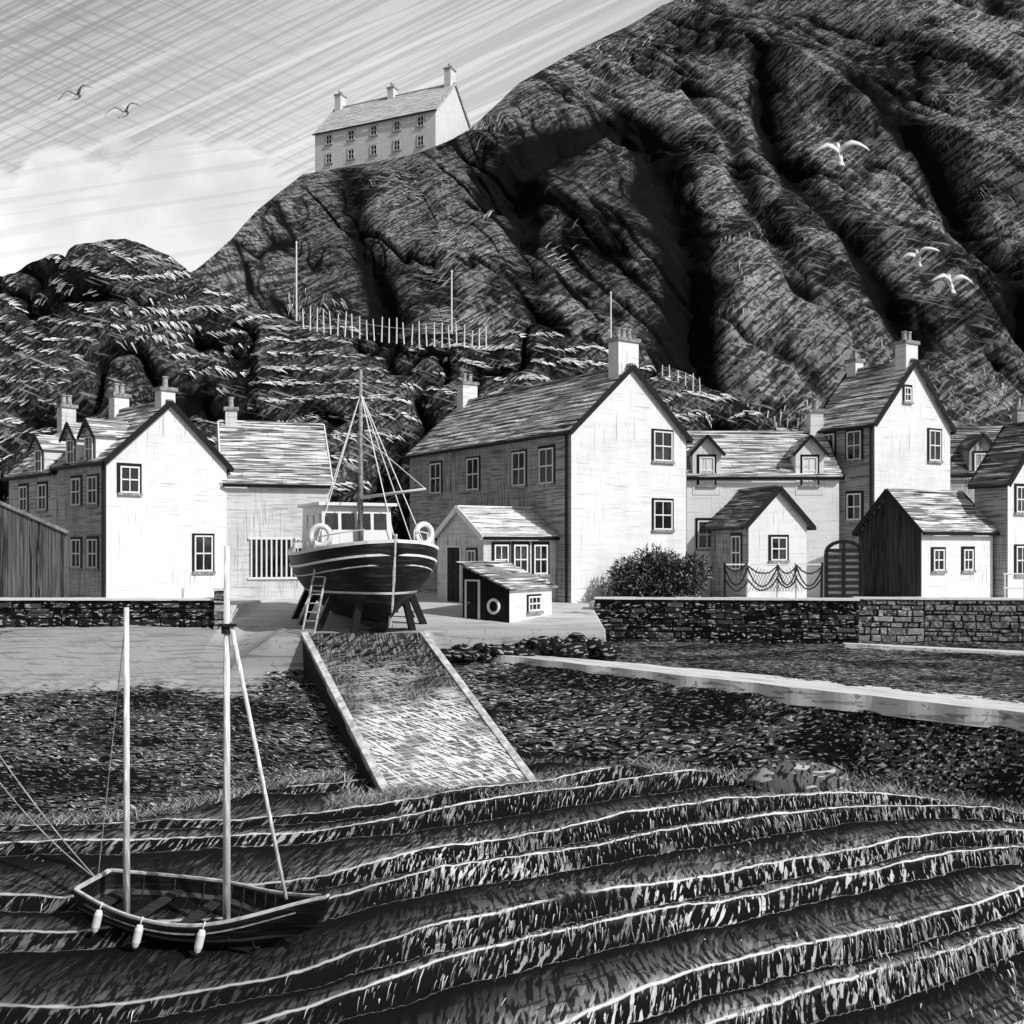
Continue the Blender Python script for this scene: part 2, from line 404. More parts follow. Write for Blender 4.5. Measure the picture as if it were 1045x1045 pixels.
# ---------------------------------------------------------------- hills
def loft(name,ridge,base,mat,disp,nt_=220,ns=520,back=30,backdrop=0,rad=.9):
    ridge=np.array(ridge,float); base=np.array(base,float)
    tr=np.linspace(0,1,ns)
    pr=np.linspace(0,1,len(ridge))
    Rr=np.stack([np.interp(tr,pr,ridge[:,k]) for k in range(3)],-1)
    pb=np.linspace(0,1,len(base))
    Br=np.stack([np.interp(tr,pb,base[:,k]) for k in range(3)],-1)
    t=np.linspace(0,1.15,nt_)
    T=t[:,None]; tt=np.clip(T,0,1)
    Xg=Br[None,:,0]*(1-tt)+Rr[None,:,0]*tt
    Yg=Br[None,:,1]*(1-tt)+Rr[None,:,1]*tt
    Zg=Br[None,:,2]+(Rr[None,:,2]-Br[None,:,2])*tt**rad
    over=np.clip((T-1)/.15,0,1)
    Yg=Yg+over*back; Zg=Zg-over*backdrop
    dd,tone=disp(Xg,Yg,Zg,np.broadcast_to(tt,Xg.shape),over)
    Yg=Yg-dd*.8; Zg=Zg+dd*.45
    o=gridmesh(name,Xg,Yg,Zg,mat,{'tone':np.clip(tone,0,1)})
    tag(o,kind='structure'); return Xg,Yg,Zg,tone,tt
big_r=[(-48,66,8),(-36,68,12),(-29,69,15),(-23.7,70,18.5),(-22,75,21.3),(-20.9,80,24.8),(-20.8,88,29.5),(-19.6,101,37.0),(-16,102,38.0),(-13.1,101,38.1),(-9.5,99,38.0),(-7.1,98,38.5),(-3.9,101,41.2),(-1.7,105,45),(.75,110,49.4),(6.1,116,55.2),(13,122,61.2),(19.2,126,66.3),(28,130,72.8),(36,130,76),(44.6,130,78.7),(56,130,81),(68,130,82),(92,130,80)]
big_b=[(-48,62,4),(-38,63,4),(-32,63,4),(-26,63,4),(-22,63,4),(-19,63,4),(-16,63,4),(-13,63,4),(-10.5,63,4),(-8,63,4),(-6,63,4),(-4,63,4),(-2,63,4),(0,63,4),(2.5,63,4),(6,63,4),(11,63,4),(16,63,4),(22,63,4),(28,63,4),(34,62,3),(42,62,3),(52,62,3),(72,62,3)]
def pdist(x,z,pts):
    d=np.full(x.shape,1e9)
    for (ax,az),(bx,bz) in zip(pts[:-1],pts[1:]):
        vx,vz=bx-ax,bz-az; t=np.clip(((x-ax)*vx+(z-az)*vz)/(vx*vx+vz*vz),0,1)
        d=np.minimum(d,np.hypot(x-ax-t*vx,z-az-t*vz))
    return d
def dispbig(x,y,z,t,over):
    wx=x+1.6*fbm(x*.07,z*.07,51,3)+.6*fbm(x*.4,z*.4,57,3); wz=z+1.5*fbm(x*.08,z*.08,151,3)
    G=lambda pts,w: np.exp(-(pdist(wx,wz,pts)/w)**2)
    g1=G([(-1,33),(3,39),(8.5,43.5),(12.3,40),(13.6,31),(13.3,24),(12.5,16),(12,8)],2.0)
    g2=G([(25,52),(24,40),(23.6,33),(25.5,24),(27,17)],1.4)*.75
    g3=G([(34,46),(35,34),(35,24),(36,16)],1.6)*.75
    g4=G([(-15,36),(-12,27),(-9,18)],1.2)*.5
    g5=G([(1,33),(0,25),(2,15)],1.1)*.5
    g6=G([(10,56),(17,48),(20,40),(19.5,30),(21,20)],1.0)*.5
    gl=np.clip(g1+g2+g3+g4+g5+g6,0,1)
    u=x+.75*z
    rid=1-np.abs(fbm(u*.085,(z-.3*x)*.03,52,3))*2
    n=fbm(x*.16,z*.14,53,4)
    cr=np.abs(fbm(u*.18,(z-.3*x)*.05,58,4)); crack=np.exp(-(cr/.04)**2)
    cr2=np.abs(fbm((x+.4*z)*.3,(z-.3*x)*.12,59,3)); crack2=np.exp(-(cr2/.03)**2)
    edge=sm(0,.12,1-t)*(1-over)
    jag=np.abs(fbm(x*.45,z*.38,156,4))
    d=(-2.5*gl+2.0*(rid-.5)+.9*n-.45*crack-.2*crack2+.45*(.3-jag)+.1*fbm(x*1.2,z*1.2,56,3))*(.10+.90*edge)*np.where(t>=1,0.25,1)
    band=fbm(u*.06,z*.03,54,3)
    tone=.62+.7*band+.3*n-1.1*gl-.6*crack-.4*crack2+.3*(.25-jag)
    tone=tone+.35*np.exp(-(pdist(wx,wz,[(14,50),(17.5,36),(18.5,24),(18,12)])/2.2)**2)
    inner=np.exp(-(((x-7.5)/3.5)**2+((z-35)/4)**2))
    return d+1.6*inner*edge,tone+.1*inner
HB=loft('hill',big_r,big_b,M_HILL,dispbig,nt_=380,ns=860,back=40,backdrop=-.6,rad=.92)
kn_r=[(-60,64,15),(-40,62,16.5),(-32.8,62,17.1),(-28.5,60,17.2),(-26.3,60,17.6),(-24.1,60,18.5),(-21.4,60,18.9),(-19,60,18),(-17.6,60,16.9),(-16,60,16.1),(-13.8,60,14.9),(-12.1,60,14.3),(-9.5,60,14.0),(-6.7,60,13.7),(-3.4,60,13.6),(-1.2,60,13.4),(.9,60,14.5),(3.1,60,13.6),(5.3,60,12.7),(9.7,60,11.5),(11.9,60,10.3),(14.6,60,8.8),(18.3,60,7.5),(24,60,6.9),(30,60,6.6),(60,60,6)]
kn_b=[(p[0],50 if p[0]<-8 else 53.5,-.3) for p in kn_r]
def dispkn(x,y,z,t,over):
    n=fbm(x*.28,z*.28,61,2); l=np.abs(fbm(x*.26,z*.30,62,2))
    bil=1-np.sqrt(np.clip(1-(1-np.clip(l*3.2,0,1))**2,0,1))
    d=(.8*n-2.4*bil+1.0+.22*fbm(x*1.7,z*1.7,63,3))*(.4+.6*sm(0,.25,1-t))*sm(0,.15,t)
    tone=.75-1.1*bil+.25*n+.2*fbm(x*1.2,z*1.2,64,2)
    return d,tone
HK=loft('hillside',kn_r,kn_b,M_KNOLL,dispkn,nt_=200,ns=1000,back=5,backdrop=3,rad=.8)
def hillgrass(H,n,name,lmin,lmax,w,seed,thr,mode,mat):
    Xg,Yg,Zg,tone,tt=H
    N=n*(14 if mode else 5)
    a=rng.integers(1,Xg.shape[0]*87//100-2,N); b_=rng.integers(1,Xg.shape[1]-2,N)
    x=Xg[a,b_];y=Yg[a,b_];z=Zg[a,b_];to=tone[a,b_]
    vis=(np.abs(x)/y<.52)
    dens=vnoise(x*.2,z*.2,seed)*.7+vnoise(x*.6,z*.6,seed+1)*.3
    k=vis&(dens>thr)&(to>.35)
    if mode:
        ph=(z*.95+1.9*fbm(x*.13,z*.13,seed+4,2)+.25*fbm(x*1.1,z*1.1,seed+7,2))%1.0
        k&=(ph<.2)
    a=a[k][:n];b_=b_[k][:n]; x=x[k][:n];y=y[k][:n];z=z[k][:n]; m_=len(x)
    P0=np.stack([x,y,z],-1)
    up=np.stack([Xg[a+1,b_],Yg[a+1,b_],Zg[a+1,b_]],-1)-P0
    si=np.stack([Xg[a,b_+1],Yg[a,b_+1],Zg[a,b_+1]],-1)-P0
    up/=np.linalg.norm(up,axis=1)[:,None]+1e-9; si/=np.linalg.norm(si,axis=1)[:,None]+1e-9
    nr=np.cross(si,up); nr/=np.linalg.norm(nr,axis=1)[:,None]+1e-9
    if mode: ang=.9*fbm(x*.16,z*.16,seed+5,2)+rng.normal(0,.2,m_)
    else: ang=-.7+np.round(fbm(x*.05,z*.05,seed+5,2)*5)*.5+rng.normal(0,.07,m_)
    ln=rng.uniform(lmin,lmax,m_)
    dirv=si*np.cos(ang)[:,None]+up*np.sin(ang)[:,None]
    D=(dirv+nr*.04)*ln[:,None]
    W=np.cross(dirv,nr)*w*rng.uniform(.6,1.3,(m_,1))
    return blades(name,P0+nr*.09,D,W,mat,bend=nr*(ln*.08)[:,None])
tag(hillgrass(HB,4200,'hill_grass',.6,1.5,.036,71,.54,False,M_BLADE),'dry pale grass strands over the steep dark hill','grass',kind='stuff')
tag(hillgrass(HK,5600,'bank_grass',.2,.55,.042,81,.36,True,M_DASH),'dry pale grass strands on the bank behind cottages','grass',kind='stuff')

# ---------------------------------------------------------------- building kit
FACES={'front':lambda W,L:((0,0),(1,0),(0,-1)),'right':lambda W,L:((W,0),(0,1),(1,0)),'left':lambda W,L:((0,0),(0,1),(-1,0))}
def fmap(o,d,n):
    def f(u,z,k): return (o[0]+d[0]*u+n[0]*k,o[1]+d[1]*u+n[1]*k,z)
    return f
def fbox(mb,f,u0,u1,z0,z1,k0,k1):
    mb.hexa([f(u0,z0,k0),f(u1,z0,k0),f(u1,z0,k1),f(u0,z0,k1),f(u0,z1,k0),f(u1,z1,k0),f(u1,z1,k1),f(u0,z1,k1)])
def window(par,f,uc,z0,z1,w,bars=(1,1),off=0.0,surr=.09,trim=None):
    u0,u1=uc-w/2,uc+w/2
    mb=MB(); fbox(mb,f,u0+.05,u1-.05,z0+.05,z1-.05,off-.02,off+.014); gl=mb.build('window',M_GLASS,par)
    fr=MB(); fw=.055
    fbox(fr,f,u0,u0+fw,z0,z1,off-.02,off+.06); fbox(fr,f,u1-fw,u1,z0,z1,off-.02,off+.06)
    fbox(fr,f,u0+fw,u1-fw,z1-fw,z1,off-.02,off+.058); fbox(fr,f,u0+fw,u1-fw,z0,z0+fw,off-.02,off+.058)
    for i in range(bars[0]):
        uu=u0+(i+1)*w/(bars[0]+1); fbox(fr,f,uu-.018,uu+.018,z0+fw,z1-fw,off,off+.04)
    for i in range(bars[1]):
        zz=z0+(i+1)*(z1-z0)/(bars[1]+1); fbox(fr,f,u0+fw,u1-fw,zz-.024,zz+.024,off,off+.047)
    if surr:
        fr.m=1
        s1=surr*random.uniform(.8,1.3); s2=surr*random.uniform(.8,1.3); s3=surr*random.uniform(.8,1.3)
        fbox(fr,f,u0-s1,u0-.002,z0-.04,z1+s3,off-.02,off+.03); fbox(fr,f,u1+.002,u1+s2,z0-.04,z1+s3,off-.02,off+.03)
        fbox(fr,f,u0-.002,u1+.002,z1+.002,z1+s3,off-.02,off+.028); 
    fr.build('frame',[M_TRIM,trim or M_BLACK],gl)
    s=MB(); fbox(s,f,u0-.1,u1+.1,z0-.1,z0-.003,off-.02,off+.10); s.build('sill',M_MID,gl)
    return gl
def door(par,f,uc,z0,z1,w,mat=None,off=0):
    u0,u1=uc-w/2,uc+w/2
    mb=MB(); fbox(mb,f,u0,u1,z0,z1,off-.02,off+.03)
    for a,b_ in ((z0+.15,z0+(z1-z0)*.45),(z0+(z1-z0)*.52,z1-.15)):
        fbox(mb,f,u0+.12,uc-.04,a,b_,off+.03,off+.05); fbox(mb,f,uc+.04,u1-.12,a,b_,off+.03,off+.05)
    d=mb.build('door',mat or M_DARK,par)
    fr=MB(); fbox(fr,f,u0-.06,u0-.002,z0,z1+.06,off-.02,off+.06); fbox(fr,f,u1+.002,u1+.06,z0,z1+.06,off-.02,off+.06); fbox(fr,f,u0-.002,u1+.002,z1+.002,z1+.06,off-.02,off+.058)
    fr.build('frame',M_TRIM,d)
    h=MB(); h.cyl(f(u1-.12,z0+(z1-z0)*.48,off+.04),f(u1-.12,z0+(z1-z0)*.48,off+.12),.03); h.build('handle',M_MID,d)
    return d
def roofslabs(mb,tr,S,Rl,eh,rh,ov=.18,gov=.14,course=.30,zoff=.05,seg=(.6,1.6),sides=(0,1)):
    half=S/2; sl=(rh-eh)/half
    for side in sides:
        ln=math.hypot(half,rh-eh)+ov
        n=max(3,int(ln/course)); 
        for i in range(n):
            t0=i/n; t1=min(1,(i+1.12)/n)
            def pt(t,b_,lift):
                a=-ov*.75+(half+ov*.75)*t
                z=eh+(a)*sl+lift
                if side: a=S-a
                return tr(a,b_,z)
            b0=-gov-random.uniform(0,.03)
            while b0<Rl+gov-.05:
                b1=min(Rl+gov,b0+random.uniform(*seg)); 
                if Rl+gov-b1<.2: b1=Rl+gov
                l=zoff+random.uniform(-.012,.018); j=random.uniform(-.025,.025)/max(ln,1)
                g0=.006
                p=[pt(t0+j,b0+g0,l-.05),pt(t0+j,b1-g0,l-.05),pt(t1,b1-g0,l-.06),pt(t1,b0+g0,l-.06),
                   pt(t0+j,b0+g0,l+.06),pt(t0+j,b1-g0,l+.06),pt(t1,b1-g0,l),pt(t1,b0+g0,l)]
                mb.hexa(p); b0=b1
def chimneymesh(par,c,w,d,z0,z1,pots,mat=None,ph=.42):
    mb=MB(); x,y=c
    mb.m=0; mb.box(x-w/2,x+w/2,y-d/2,y+d/2,z0,z1-.14)
    mb.m=1; mb.box(x-w/2-.07,x+w/2+.07,y-d/2-.07,y+d/2+.07,z1-.14,z1)
    mb.m=2
    for i in range(pots):
        if w>=d: px,py=x+(i-(pots-1)/2)*w/max(pots,1)*.8,y
        else: px,py=x,y+(i-(pots-1)/2)*d/max(pots,1)*.8
        mb.cyl((px,py,z1),(px,py,z1+ph),.11,.085,10); mb.cyl((px,py,z1+ph-.06),(px,py,z1+ph),.12,.12,10)
    return mb.build('chimney',[mat or M_PALEW,M_MID,M_POT],par)
def house(name,label,loc,ang,W,L,eh,rh,axis='y',wall=None,side=None,roof=None,wins=(),doors=(),chims=(),base=1.0,barge=None,dormers=(),course=.3,pipe=None,cat='house',ov=.18,group=None,trimscale=1.15,surrm=None):
    wall=wall or M_WHITE; side=side or M_SHADEW; roof=roof or M_SLATE; barge=barge or M_BLACK
    e=thing(name,label,cat,loc,ang,group)
    tr=(lambda a,b_,z:(a,b_,z)) if axis=='y' else (lambda a,b_,z:(b_,a,z))
    S,Rl=(W,L) if axis=='y' else (L,W)
    mb=MB(); v=[tr(0,0,-base),tr(S,0,-base),tr(S,0,eh),tr(S/2,0,rh),tr(0,0,eh),tr(0,Rl,-base),tr(S,Rl,-base),tr(S,Rl,eh),tr(S/2,Rl,rh),tr(0,Rl,eh)]
    mb.add(v,[(0,1,2,3,4),(5,9,8,7,6),(0,4,9,5),(1,6,7,2),(4,3,8,9),(3,2,7,8),(0,5,6,1)])
    mb.mi=[0]*7; mb.mi[2 if axis=='y' else 0]=1  # left face takes the side colour, mostly darkened as painted shade
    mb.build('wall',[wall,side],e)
    rb=MB(); roofslabs(rb,tr,S,Rl,eh,rh,course=course,ov=ov)
    rb.beam(tr(S/2,-.14,rh+.09),tr(S/2,Rl+.14,rh+.09),.22,.09)
    ro=rb.build('roof',roof,e)
    half=S/2; sl=(rh-eh)/half
    for bpos in (-.16,Rl+.16):
        for sd in (0,1):
            a0=-ov*.8; z0=eh+a0*sl
            p0=tr(a0 if sd==0 else S-a0,bpos,z0-.02); p1=tr(S/2,bpos,rh+.02)
            bb=MB(); bb.beam(p0,p1,.05,.17*trimscale); bb.build('bargeboard',barge,ro)
    for a in (-ov-.02,S+ov+.02):
        gt=MB(); gt.cyl(tr(a,-.1,eh-ov*sl*.8-.03),tr(a,Rl+.1,eh-ov*sl*.8-.03),.065,n=6); gt.build('gutter',M_BLACK,ro)
    for (px,py) in (pipe or []):
        dp=MB(); dp.cyl((px,py,-base+.2),(px,py,eh-.1),.05,n=6); dp.build('downpipe',M_BLACK,e)
    for wd in wins:
        fc,u,z0,z1,w=wd[:5]; bars=wd[5] if len(wd)>5 else (1,1)
        window(e,fmap(*FACES[fc](W,L)),u,z0,z1,w,bars,trim=surrm)
    for d_ in doors:
        fc,u,z0,z1,w=d_[:5]; door(e,fmap(*FACES[fc](W,L)),u,z0,z1,w,d_[5] if len(d_)>5 else None)
    for ch in chims:
        a,b_,w,d,z1,n=ch[:6]
        x,y,_=tr(a,b_,0); chimneymesh(ro,(x,y),w,d,rh-.9,z1,n,wall)
    for (fc,u,w,zb,ze,zr,depth) in dormers:
        f=fmap(*FACES[fc](W,L))
        dm=MB(); 
        v=[f(u-w/2,zb,.02),f(u+w/2,zb,.02),f(u+w/2,ze,.02),f(u,zr,.02),f(u-w/2,ze,.02),f(u-w/2,zb,-depth),f(u+w/2,zb,-depth),f(u+w/2,ze,-depth),f(u,zr,-depth),f(u-w/2,ze,-depth)]
        dm.add(v,[(0,1,2,3,4),(5,9,8,7,6),(0,4,9,5),(1,6,7,2),(4,3,8,9),(3,2,7,8),(0,5,6,1)])
        do=dm.build('dormer',wall,e)
        dr=MB()
        for sg in (-1,1):
            ex=u+sg*(w/2+.14); ez=ze-.14*(zr-ze)/(w/2)
            for i in range(4):
                t0=i/4;t1=(i+1.1)/4
                def pp(t,k,l): return f(ex+(u-ex)*min(t,1),ez+(zr-ez)*min(t,1)+l,k)
                dr.hexa([pp(t0,.18,.02),pp(t0,-depth,.02),pp(t1,-depth,.02),pp(t1,.18,.02),pp(t0,.18,.09),pp(t0,-depth,.09),pp(t1,-depth,.06),pp(t1,.18,.06)])
        dr.m=1
        for sg in (-1,1):
            ex=u+sg*(w/2+.14); ez=ze-.14*(zr-ze)/(w/2)
            dr.beam(f(ex,ez-.0,.2),f(u,zr,.2),.05,.12)
        dr.build('roof',[roof,M_BLACK],do)
        if fc=='left': window(e,f,u,zb+.15,ze-.1,w-.35,(1,1),off=.02,surr=.04)
    return e,ro

main,mro=house('house','tall white two-storey house with slate roof and gable chimney',(2.2,40,-.1),R(33.2),5.7,12.8,6.45,9.0,
  wins=[('left',1.58,4.5,5.85,.95),('left',3.49,4.5,5.85,.95),('left',7.03,4.5,5.85,1.0),('left',10.28,4.5,5.85,1.0),('left',8.9,1.3,2.6,.95),
        ('front',4.45,5.45,6.62,.95),('front',4.45,2.75,3.9,.95)],
  chims=[(2.85,.45,1.0,.62,10.15,3),(2.85,12.3,.8,.55,10.0,2)],pipe=[(-.06,.25),(5.76,.1)])
house('porch_extension','low pale-roofed side wing with sash windows and door',(-1.03,39.05,-.15),R(33.2),3.25,3.4,2.55,3.55,axis='x',wall=M_PALEW,side=M_PALEW,roof=M_PALESLATE,barge=M_TRIM,
  wins=[('front',.75,1.1,2.2,.62),('front',1.6,1.1,2.2,.62),('front',2.5,1.1,2.2,.62),('left',.8,1.0,2.0,.6)],doors=[('left',2.1,.05,2.1,.95)],cat='extension',course=.25)
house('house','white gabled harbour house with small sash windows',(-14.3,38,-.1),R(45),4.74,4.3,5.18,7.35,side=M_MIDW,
  wins=[('front',.85,4.0,4.95,.72),('front',3.75,1.15,2.5,.75),('left',1.09,3.6,4.6,.8),('left',2.5,3.6,4.6,.8),('left',1.09,1.3,2.35,.8),('left',2.5,1.3,2.35,.8)],
  chims=[(2.37,.3,.55,.5,7.95,1),(2.37,4.1,.6,.5,8.1,2)],dormers=[('left',1.3,1.0,5.0,6.15,6.65,1.4),('left',2.9,1.0,5.0,6.15,6.65,1.4)],pipe=[(-.06,.15),(4.8,.12)])
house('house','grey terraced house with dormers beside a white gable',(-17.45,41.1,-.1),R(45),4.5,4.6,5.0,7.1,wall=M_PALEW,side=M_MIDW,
  wins=[('left',1.1,3.5,4.5,.8),('left',3.0,3.5,4.5,.8),('left',1.1,1.3,2.3,.8),('left',3.0,1.3,2.3,.8)],
  chims=[(2.25,4.3,.6,.5,8.1,2)],dormers=[('left',1.4,1.0,4.85,5.95,6.4,1.4)])
an,_=house('annexe','pale annexe with slate roof and wide barred window',(-11.0,41.33,-.1),R(17.5),3.95,5.2,4.6,7.1,axis='x',wall=M_PALEW,barge=M_TRIM,chims=[(2.6,.35,.45,.45,7.75,1)],cat='house')
f=fmap((0,0),(1,0),(0,-1))
mb=MB(); fbox(mb,f,.93,2.75,.9,2.4,-.02,.02); wn=mb.build('window',M_GLASS,an)
mb=MB()
for i in range(10): fbox(mb,f,.95+i*.19,1.01+i*.19,.9,2.36,.03,.07)
fbox(mb,f,.86,2.82,2.36,2.44,-.02,.08); fbox(mb,f,.86,2.82,.82,.9,-.02,.08)
mb.build('bars',M_TRIM,wn)
house('cottage','low white cottage with two gabled wallhead dormers',(7.0,44,-.1),0,6.35,5.2,5.0,6.95,axis='x',
  wins=[('front',.95,4.6,5.75,.62,(1,1)),('front',5.15,4.6,5.75,.62,(1,1)),('front',.95,2.0,3.15,.75)],
  dormers=[('front',.95,1.15,4.2,5.95,6.6,1.5),('front',5.15,1.15,4.2,5.95,6.6,1.5)],chims=[(2.6,6.1,.55,.6,8.0,2)])
house('porch','white gabled porch with arched trim and dark slates',(9.0,41,-.1),R(18),2.55,3.0,3.05,4.3,roof=M_DKSLATE,
  wins=[('front',1.3,1.55,2.45,.7,(1,1)),('left',.9,1.2,2.5,.7)],cat='porch',course=.22,ov=.3)
house('house','tall white gabled house with chimney and attic window',(14.8,44,-.1),R(31.3),4.8,3.3,7.2,9.85,
  wins=[('front',2.0,8.15,8.75,.42,(1,1)),('front',3.75,5.75,7.05,.75),('left',1.04,5.7,6.9,.75),('left',2.4,5.7,6.9,.6),('left',1.04,3.2,4.3,.75)],
  chims=[(2.4,.35,.75,.55,10.75,2),(2.4,3.1,.5,.5,10.4,1)],pipe=[(-.06,.15),(4.86,.1)])
ob,_=house('outbuilding','low white outbuilding with boarded gable and two windows',(15.2,40,-.02),R(26),3.75,3.2,2.65,4.1,axis='x',
  wins=[('front',.85,1.1,1.9,.55),('front',2.4,1.1,1.9,.5)],cat='outbuilding',course=.25)
mb=MB()
f=fmap((0,0),(0,1),(-1,0))
for i in range(14):
    u0=.02+i*.226; u1=u0+.21; um=(u0+u1)/2; zt=2.65+(1-abs(um-1.6)/1.6)*1.45-.12
    fbox(mb,f,u0,u1,-.2,zt,.01,.04+random.uniform(0,.012))
mb.build('cladding',M_PLANK,ob)
house('house','grey house with dark slate roof and a dormer',(19.3,48,-.1),0,8,4.8,5.4,7.6,axis='x',wall=M_MIDW,roof=M_DKSLATE,
  wins=[('front',1.6,5.1,6.25,.65),('front',1.6,2.0,3.3,.75),('front',.55,3.0,4.0,.5)],dormers=[('front',1.6,1.1,4.7,6.5,7.1,1.5)],chims=[(2.4,.5,.6,.6,8.6,2),(2.4,4.5,.6,.6,8.6,2)])
house('house','white gabled house beside a grey slate-roofed neighbour',(18.95,41.2,-.1),R(28),4.0,1.5,4.6,6.9,roof=M_DKSLATE,
  wins=[('front',.75,3.4,4.4,.6),('front',.8,1.0,2.1,.7)],chims=[])
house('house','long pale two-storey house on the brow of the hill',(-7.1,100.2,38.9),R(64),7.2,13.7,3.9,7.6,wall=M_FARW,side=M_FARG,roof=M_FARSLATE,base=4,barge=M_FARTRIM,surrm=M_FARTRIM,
  wins=[('left',s,z,z+.95,.72) for s in (1.6,4.2,6.8,9.4,12) for z in (.7,2.55)]+[('front',5.2,1.0,2.2,.9)],
  chims=[(3.6,.5,1.0,.7,9.1,2),(3.6,7,.8,.7,8.5,2),(3.6,13.2,1.0,.7,8.9,2)],course=.5,trimscale=1.3)

def netshed():
    e=thing('net_shed','tiny black shed with white end wall and sloping roof','shed',(-.08,35,gz(0,35)-.03),math.atan2(.8,.6))
    W,L,h0,h1=2.4,1.95,1.15,1.9
    mb=MB(); mb.hexa([(0,0,-.3),(W,0,-.3),(W,L,-.3),(0,L,-.3),(0,0,h0),(W,0,h0),(W,L,h1),(0,L,h1)]); mb.build('wall',M_WHITE,e)
    mb=MB(); f=fmap((0,0),(0,1),(-1,0)); n=11
    for i in range(n):
        u0=i*L/n; u1=(i+1)*L/n-.006; z=h0+(h1-h0)*u0/L-.02
        fbox(mb,f,u0,u1,-.3,z,.004,.03+random.uniform(0,.008))
    mb.build('cladding',M_BLACK,e)
    mb=MB(); n=7
    for i in range(n):
        y0=-.15+i*(L+.3)/n; y1=y0+(L+.3)/n+.03; sl=(h1-h0)/L
        x=-.15
        while x<W+.14:
            x1=min(W+.15,x+random.uniform(.4,.7)); 
            mb.hexa([(x,y0,h0+y0*sl),(x1-.01,y0,h0+y0*sl),(x1-.01,y1,h0+y1*sl-.01),(x,y1,h0+y1*sl-.01),(x,y0,h0+y0*sl+.07),(x1-.01,y0,h0+y0*sl+.07),(x1-.01,y1,h0+y1*sl+.04),(x,y1,h0+y1*sl+.04)]); x=x1
    mb.build('roof',M_SLATE,e)
    f2=fmap((0,0),(1,0),(0,-1)); window(e,f2,1.35,.35,.85,.7,(2,1),surr=.05)
    door(e,f,1.5,-.02,1.35,.5,M_DARK,.03)
    mb=MB(); mb.torus((-.08,.6,.55),(1,0,0),.22,.05); lb=mb.build('lifebuoy',M_TRIM,e,True)
netshed()

# ---------------------------------------------------------------- stone walls
def stonewall(name,label,p0,p1,z0,z1,th=.45,mat=None,ch=.17,cop=True,copmat=None):
    mat=mat or M_STONE; copmat=copmat or M_TRIM
    p0=Vector((p0[0],p0[1],0));p1=Vector((p1[0],p1[1],0)); d=p1-p0; ln=d.length; ang=math.atan2(d.y,d.x)
    e=thing(name,label,'wall',(p0.x,p0.y,z0),ang)
    H=z1-z0; mb=MB(); mb.m=1; mb.box(.02,ln-.02,.05,th-.05,-.5,H-.02); mb.m=0
    z=-.3
    while z<H-.05:
        h=min(random.uniform(ch*.6,ch*1.6),H-z); x=0
        while x<ln-.02:
            w=random.uniform(.15,.7); x1=min(ln,x+w)
            if ln-x1<.12:x1=ln
            gp=.012; o=random.uniform(-.05,.03); c=random.uniform(.01,.04)
            dz=random.uniform(-.02,.02)
            X0,X1,Z0,Z1=x+gp,x1-gp,z+gp+dz,z+h-gp+dz
            j=lambda: random.uniform(.5,1.8)
            mb.add([(X0,.06,Z0),(X1,.06,Z0),(X1,.06,Z1),(X0,.06,Z1),(X0+c*j(),o,Z0+c*j()*.7),(X1-c*j(),o,Z0+c*j()*.7),(X1-c*j(),o,Z1-c*j()*.7),(X0+c*j(),o,Z1-c*j()*.7)],
                   [(4,5,6,7),(0,1,5,4),(1,2,6,5),(2,3,7,6),(3,0,4,7)])
            x=x1
        z+=h
    mb.build('stones',[mat,M_BLACK],e,recalc=False)
    if cop:
        cb=MB(); x=0
        while x<ln:
            x1=min(ln,x+random.uniform(.5,.9)); cb.box(x+.004,x1-.004,-.07,th+.05,H+random.uniform(0,.012),H+.06+random.uniform(0,.025)); x=x1
        cb.build('coping',copmat,e)
    return e
stonewall('sea_wall','long dark rubble sea wall with a whitened coping',(-24,35.0),(-9.6,35.0),-1.7,.22)
stonewall('sea_wall','dark rubble harbour wall with pale coping below cottages',(2.9,38),(11.9,36.9),-1.75,.12)
stonewall('garden_wall','paler squared-stone wall beside the outbuilding',(12.05,37.95),(14.4,37.65),-1.75,.12,mat=M_PSTONE)
stonewall('garden_wall','grey harbour wall below the white outbuilding',(14.4,37.65),(24,36.45),-1.9,.12,mat=M_RSTONE)
stonewall('gate_pillar','squat pale stone pillar at the end of sea wall',(-9.65,34.8),(-9.2,34.8),-1.6,.55,th=.5,mat=M_PSTONE)

# ---------------------------------------------------------------- slipway
m,nt,b=new_mat('worn slipway planks',.8,.2); c=coordn(nt); r=island(nt)
sx=nt.nodes.new('ShaderNodeSeparateXYZ'); nt.links.new(c,sx.inputs[0])
worn=mrange(nt,sx.outputs['Y'],31.3,26.3)
hA=hatch(nt,c,(1.2,22,8),rot=(0,0,.55),lo=.53,hi=.56,detail=1)
hC=hatch(nt,c,(1.2,20,8),rot=(0,0,-.25),lo=.53,hi=.56,detail=1)
hB=hatch(nt,c,(22,1.3,4),rot=(0,0,-.25),lo=.49,hi=.52,detail=1)
hD=hatch(nt,c,(20,1.3,4),rot=(0,0,.55),lo=.50,hi=.53,detail=1)
wear=hatch(nt,c,(.7,.7,.7),lo=.35,hi=.6,detail=3)
ww=mul(nt,worn,wear); dk=mrange(nt,worn,.1,.75,1,.15)
a=mix(nt,r,.13,.24); a=mix(nt,mul(nt,hB,dk),a,.006); a=mix(nt,mul(nt,hD,dk),a,.006); a=mix(nt,mul(nt,hC,mrange(nt,ww,0,.4,.1,.8)),a,.6); a=mix(nt,mul(nt,hA,mrange(nt,ww,.05,.6)),a,.95); setc(nt,b,a); M_SLIP=m
M_KERB=flat('kerb concrete',.36,.9,.3,5)
M_PALESPAR=flat('pale grey paint',.55,.6,.35,5)
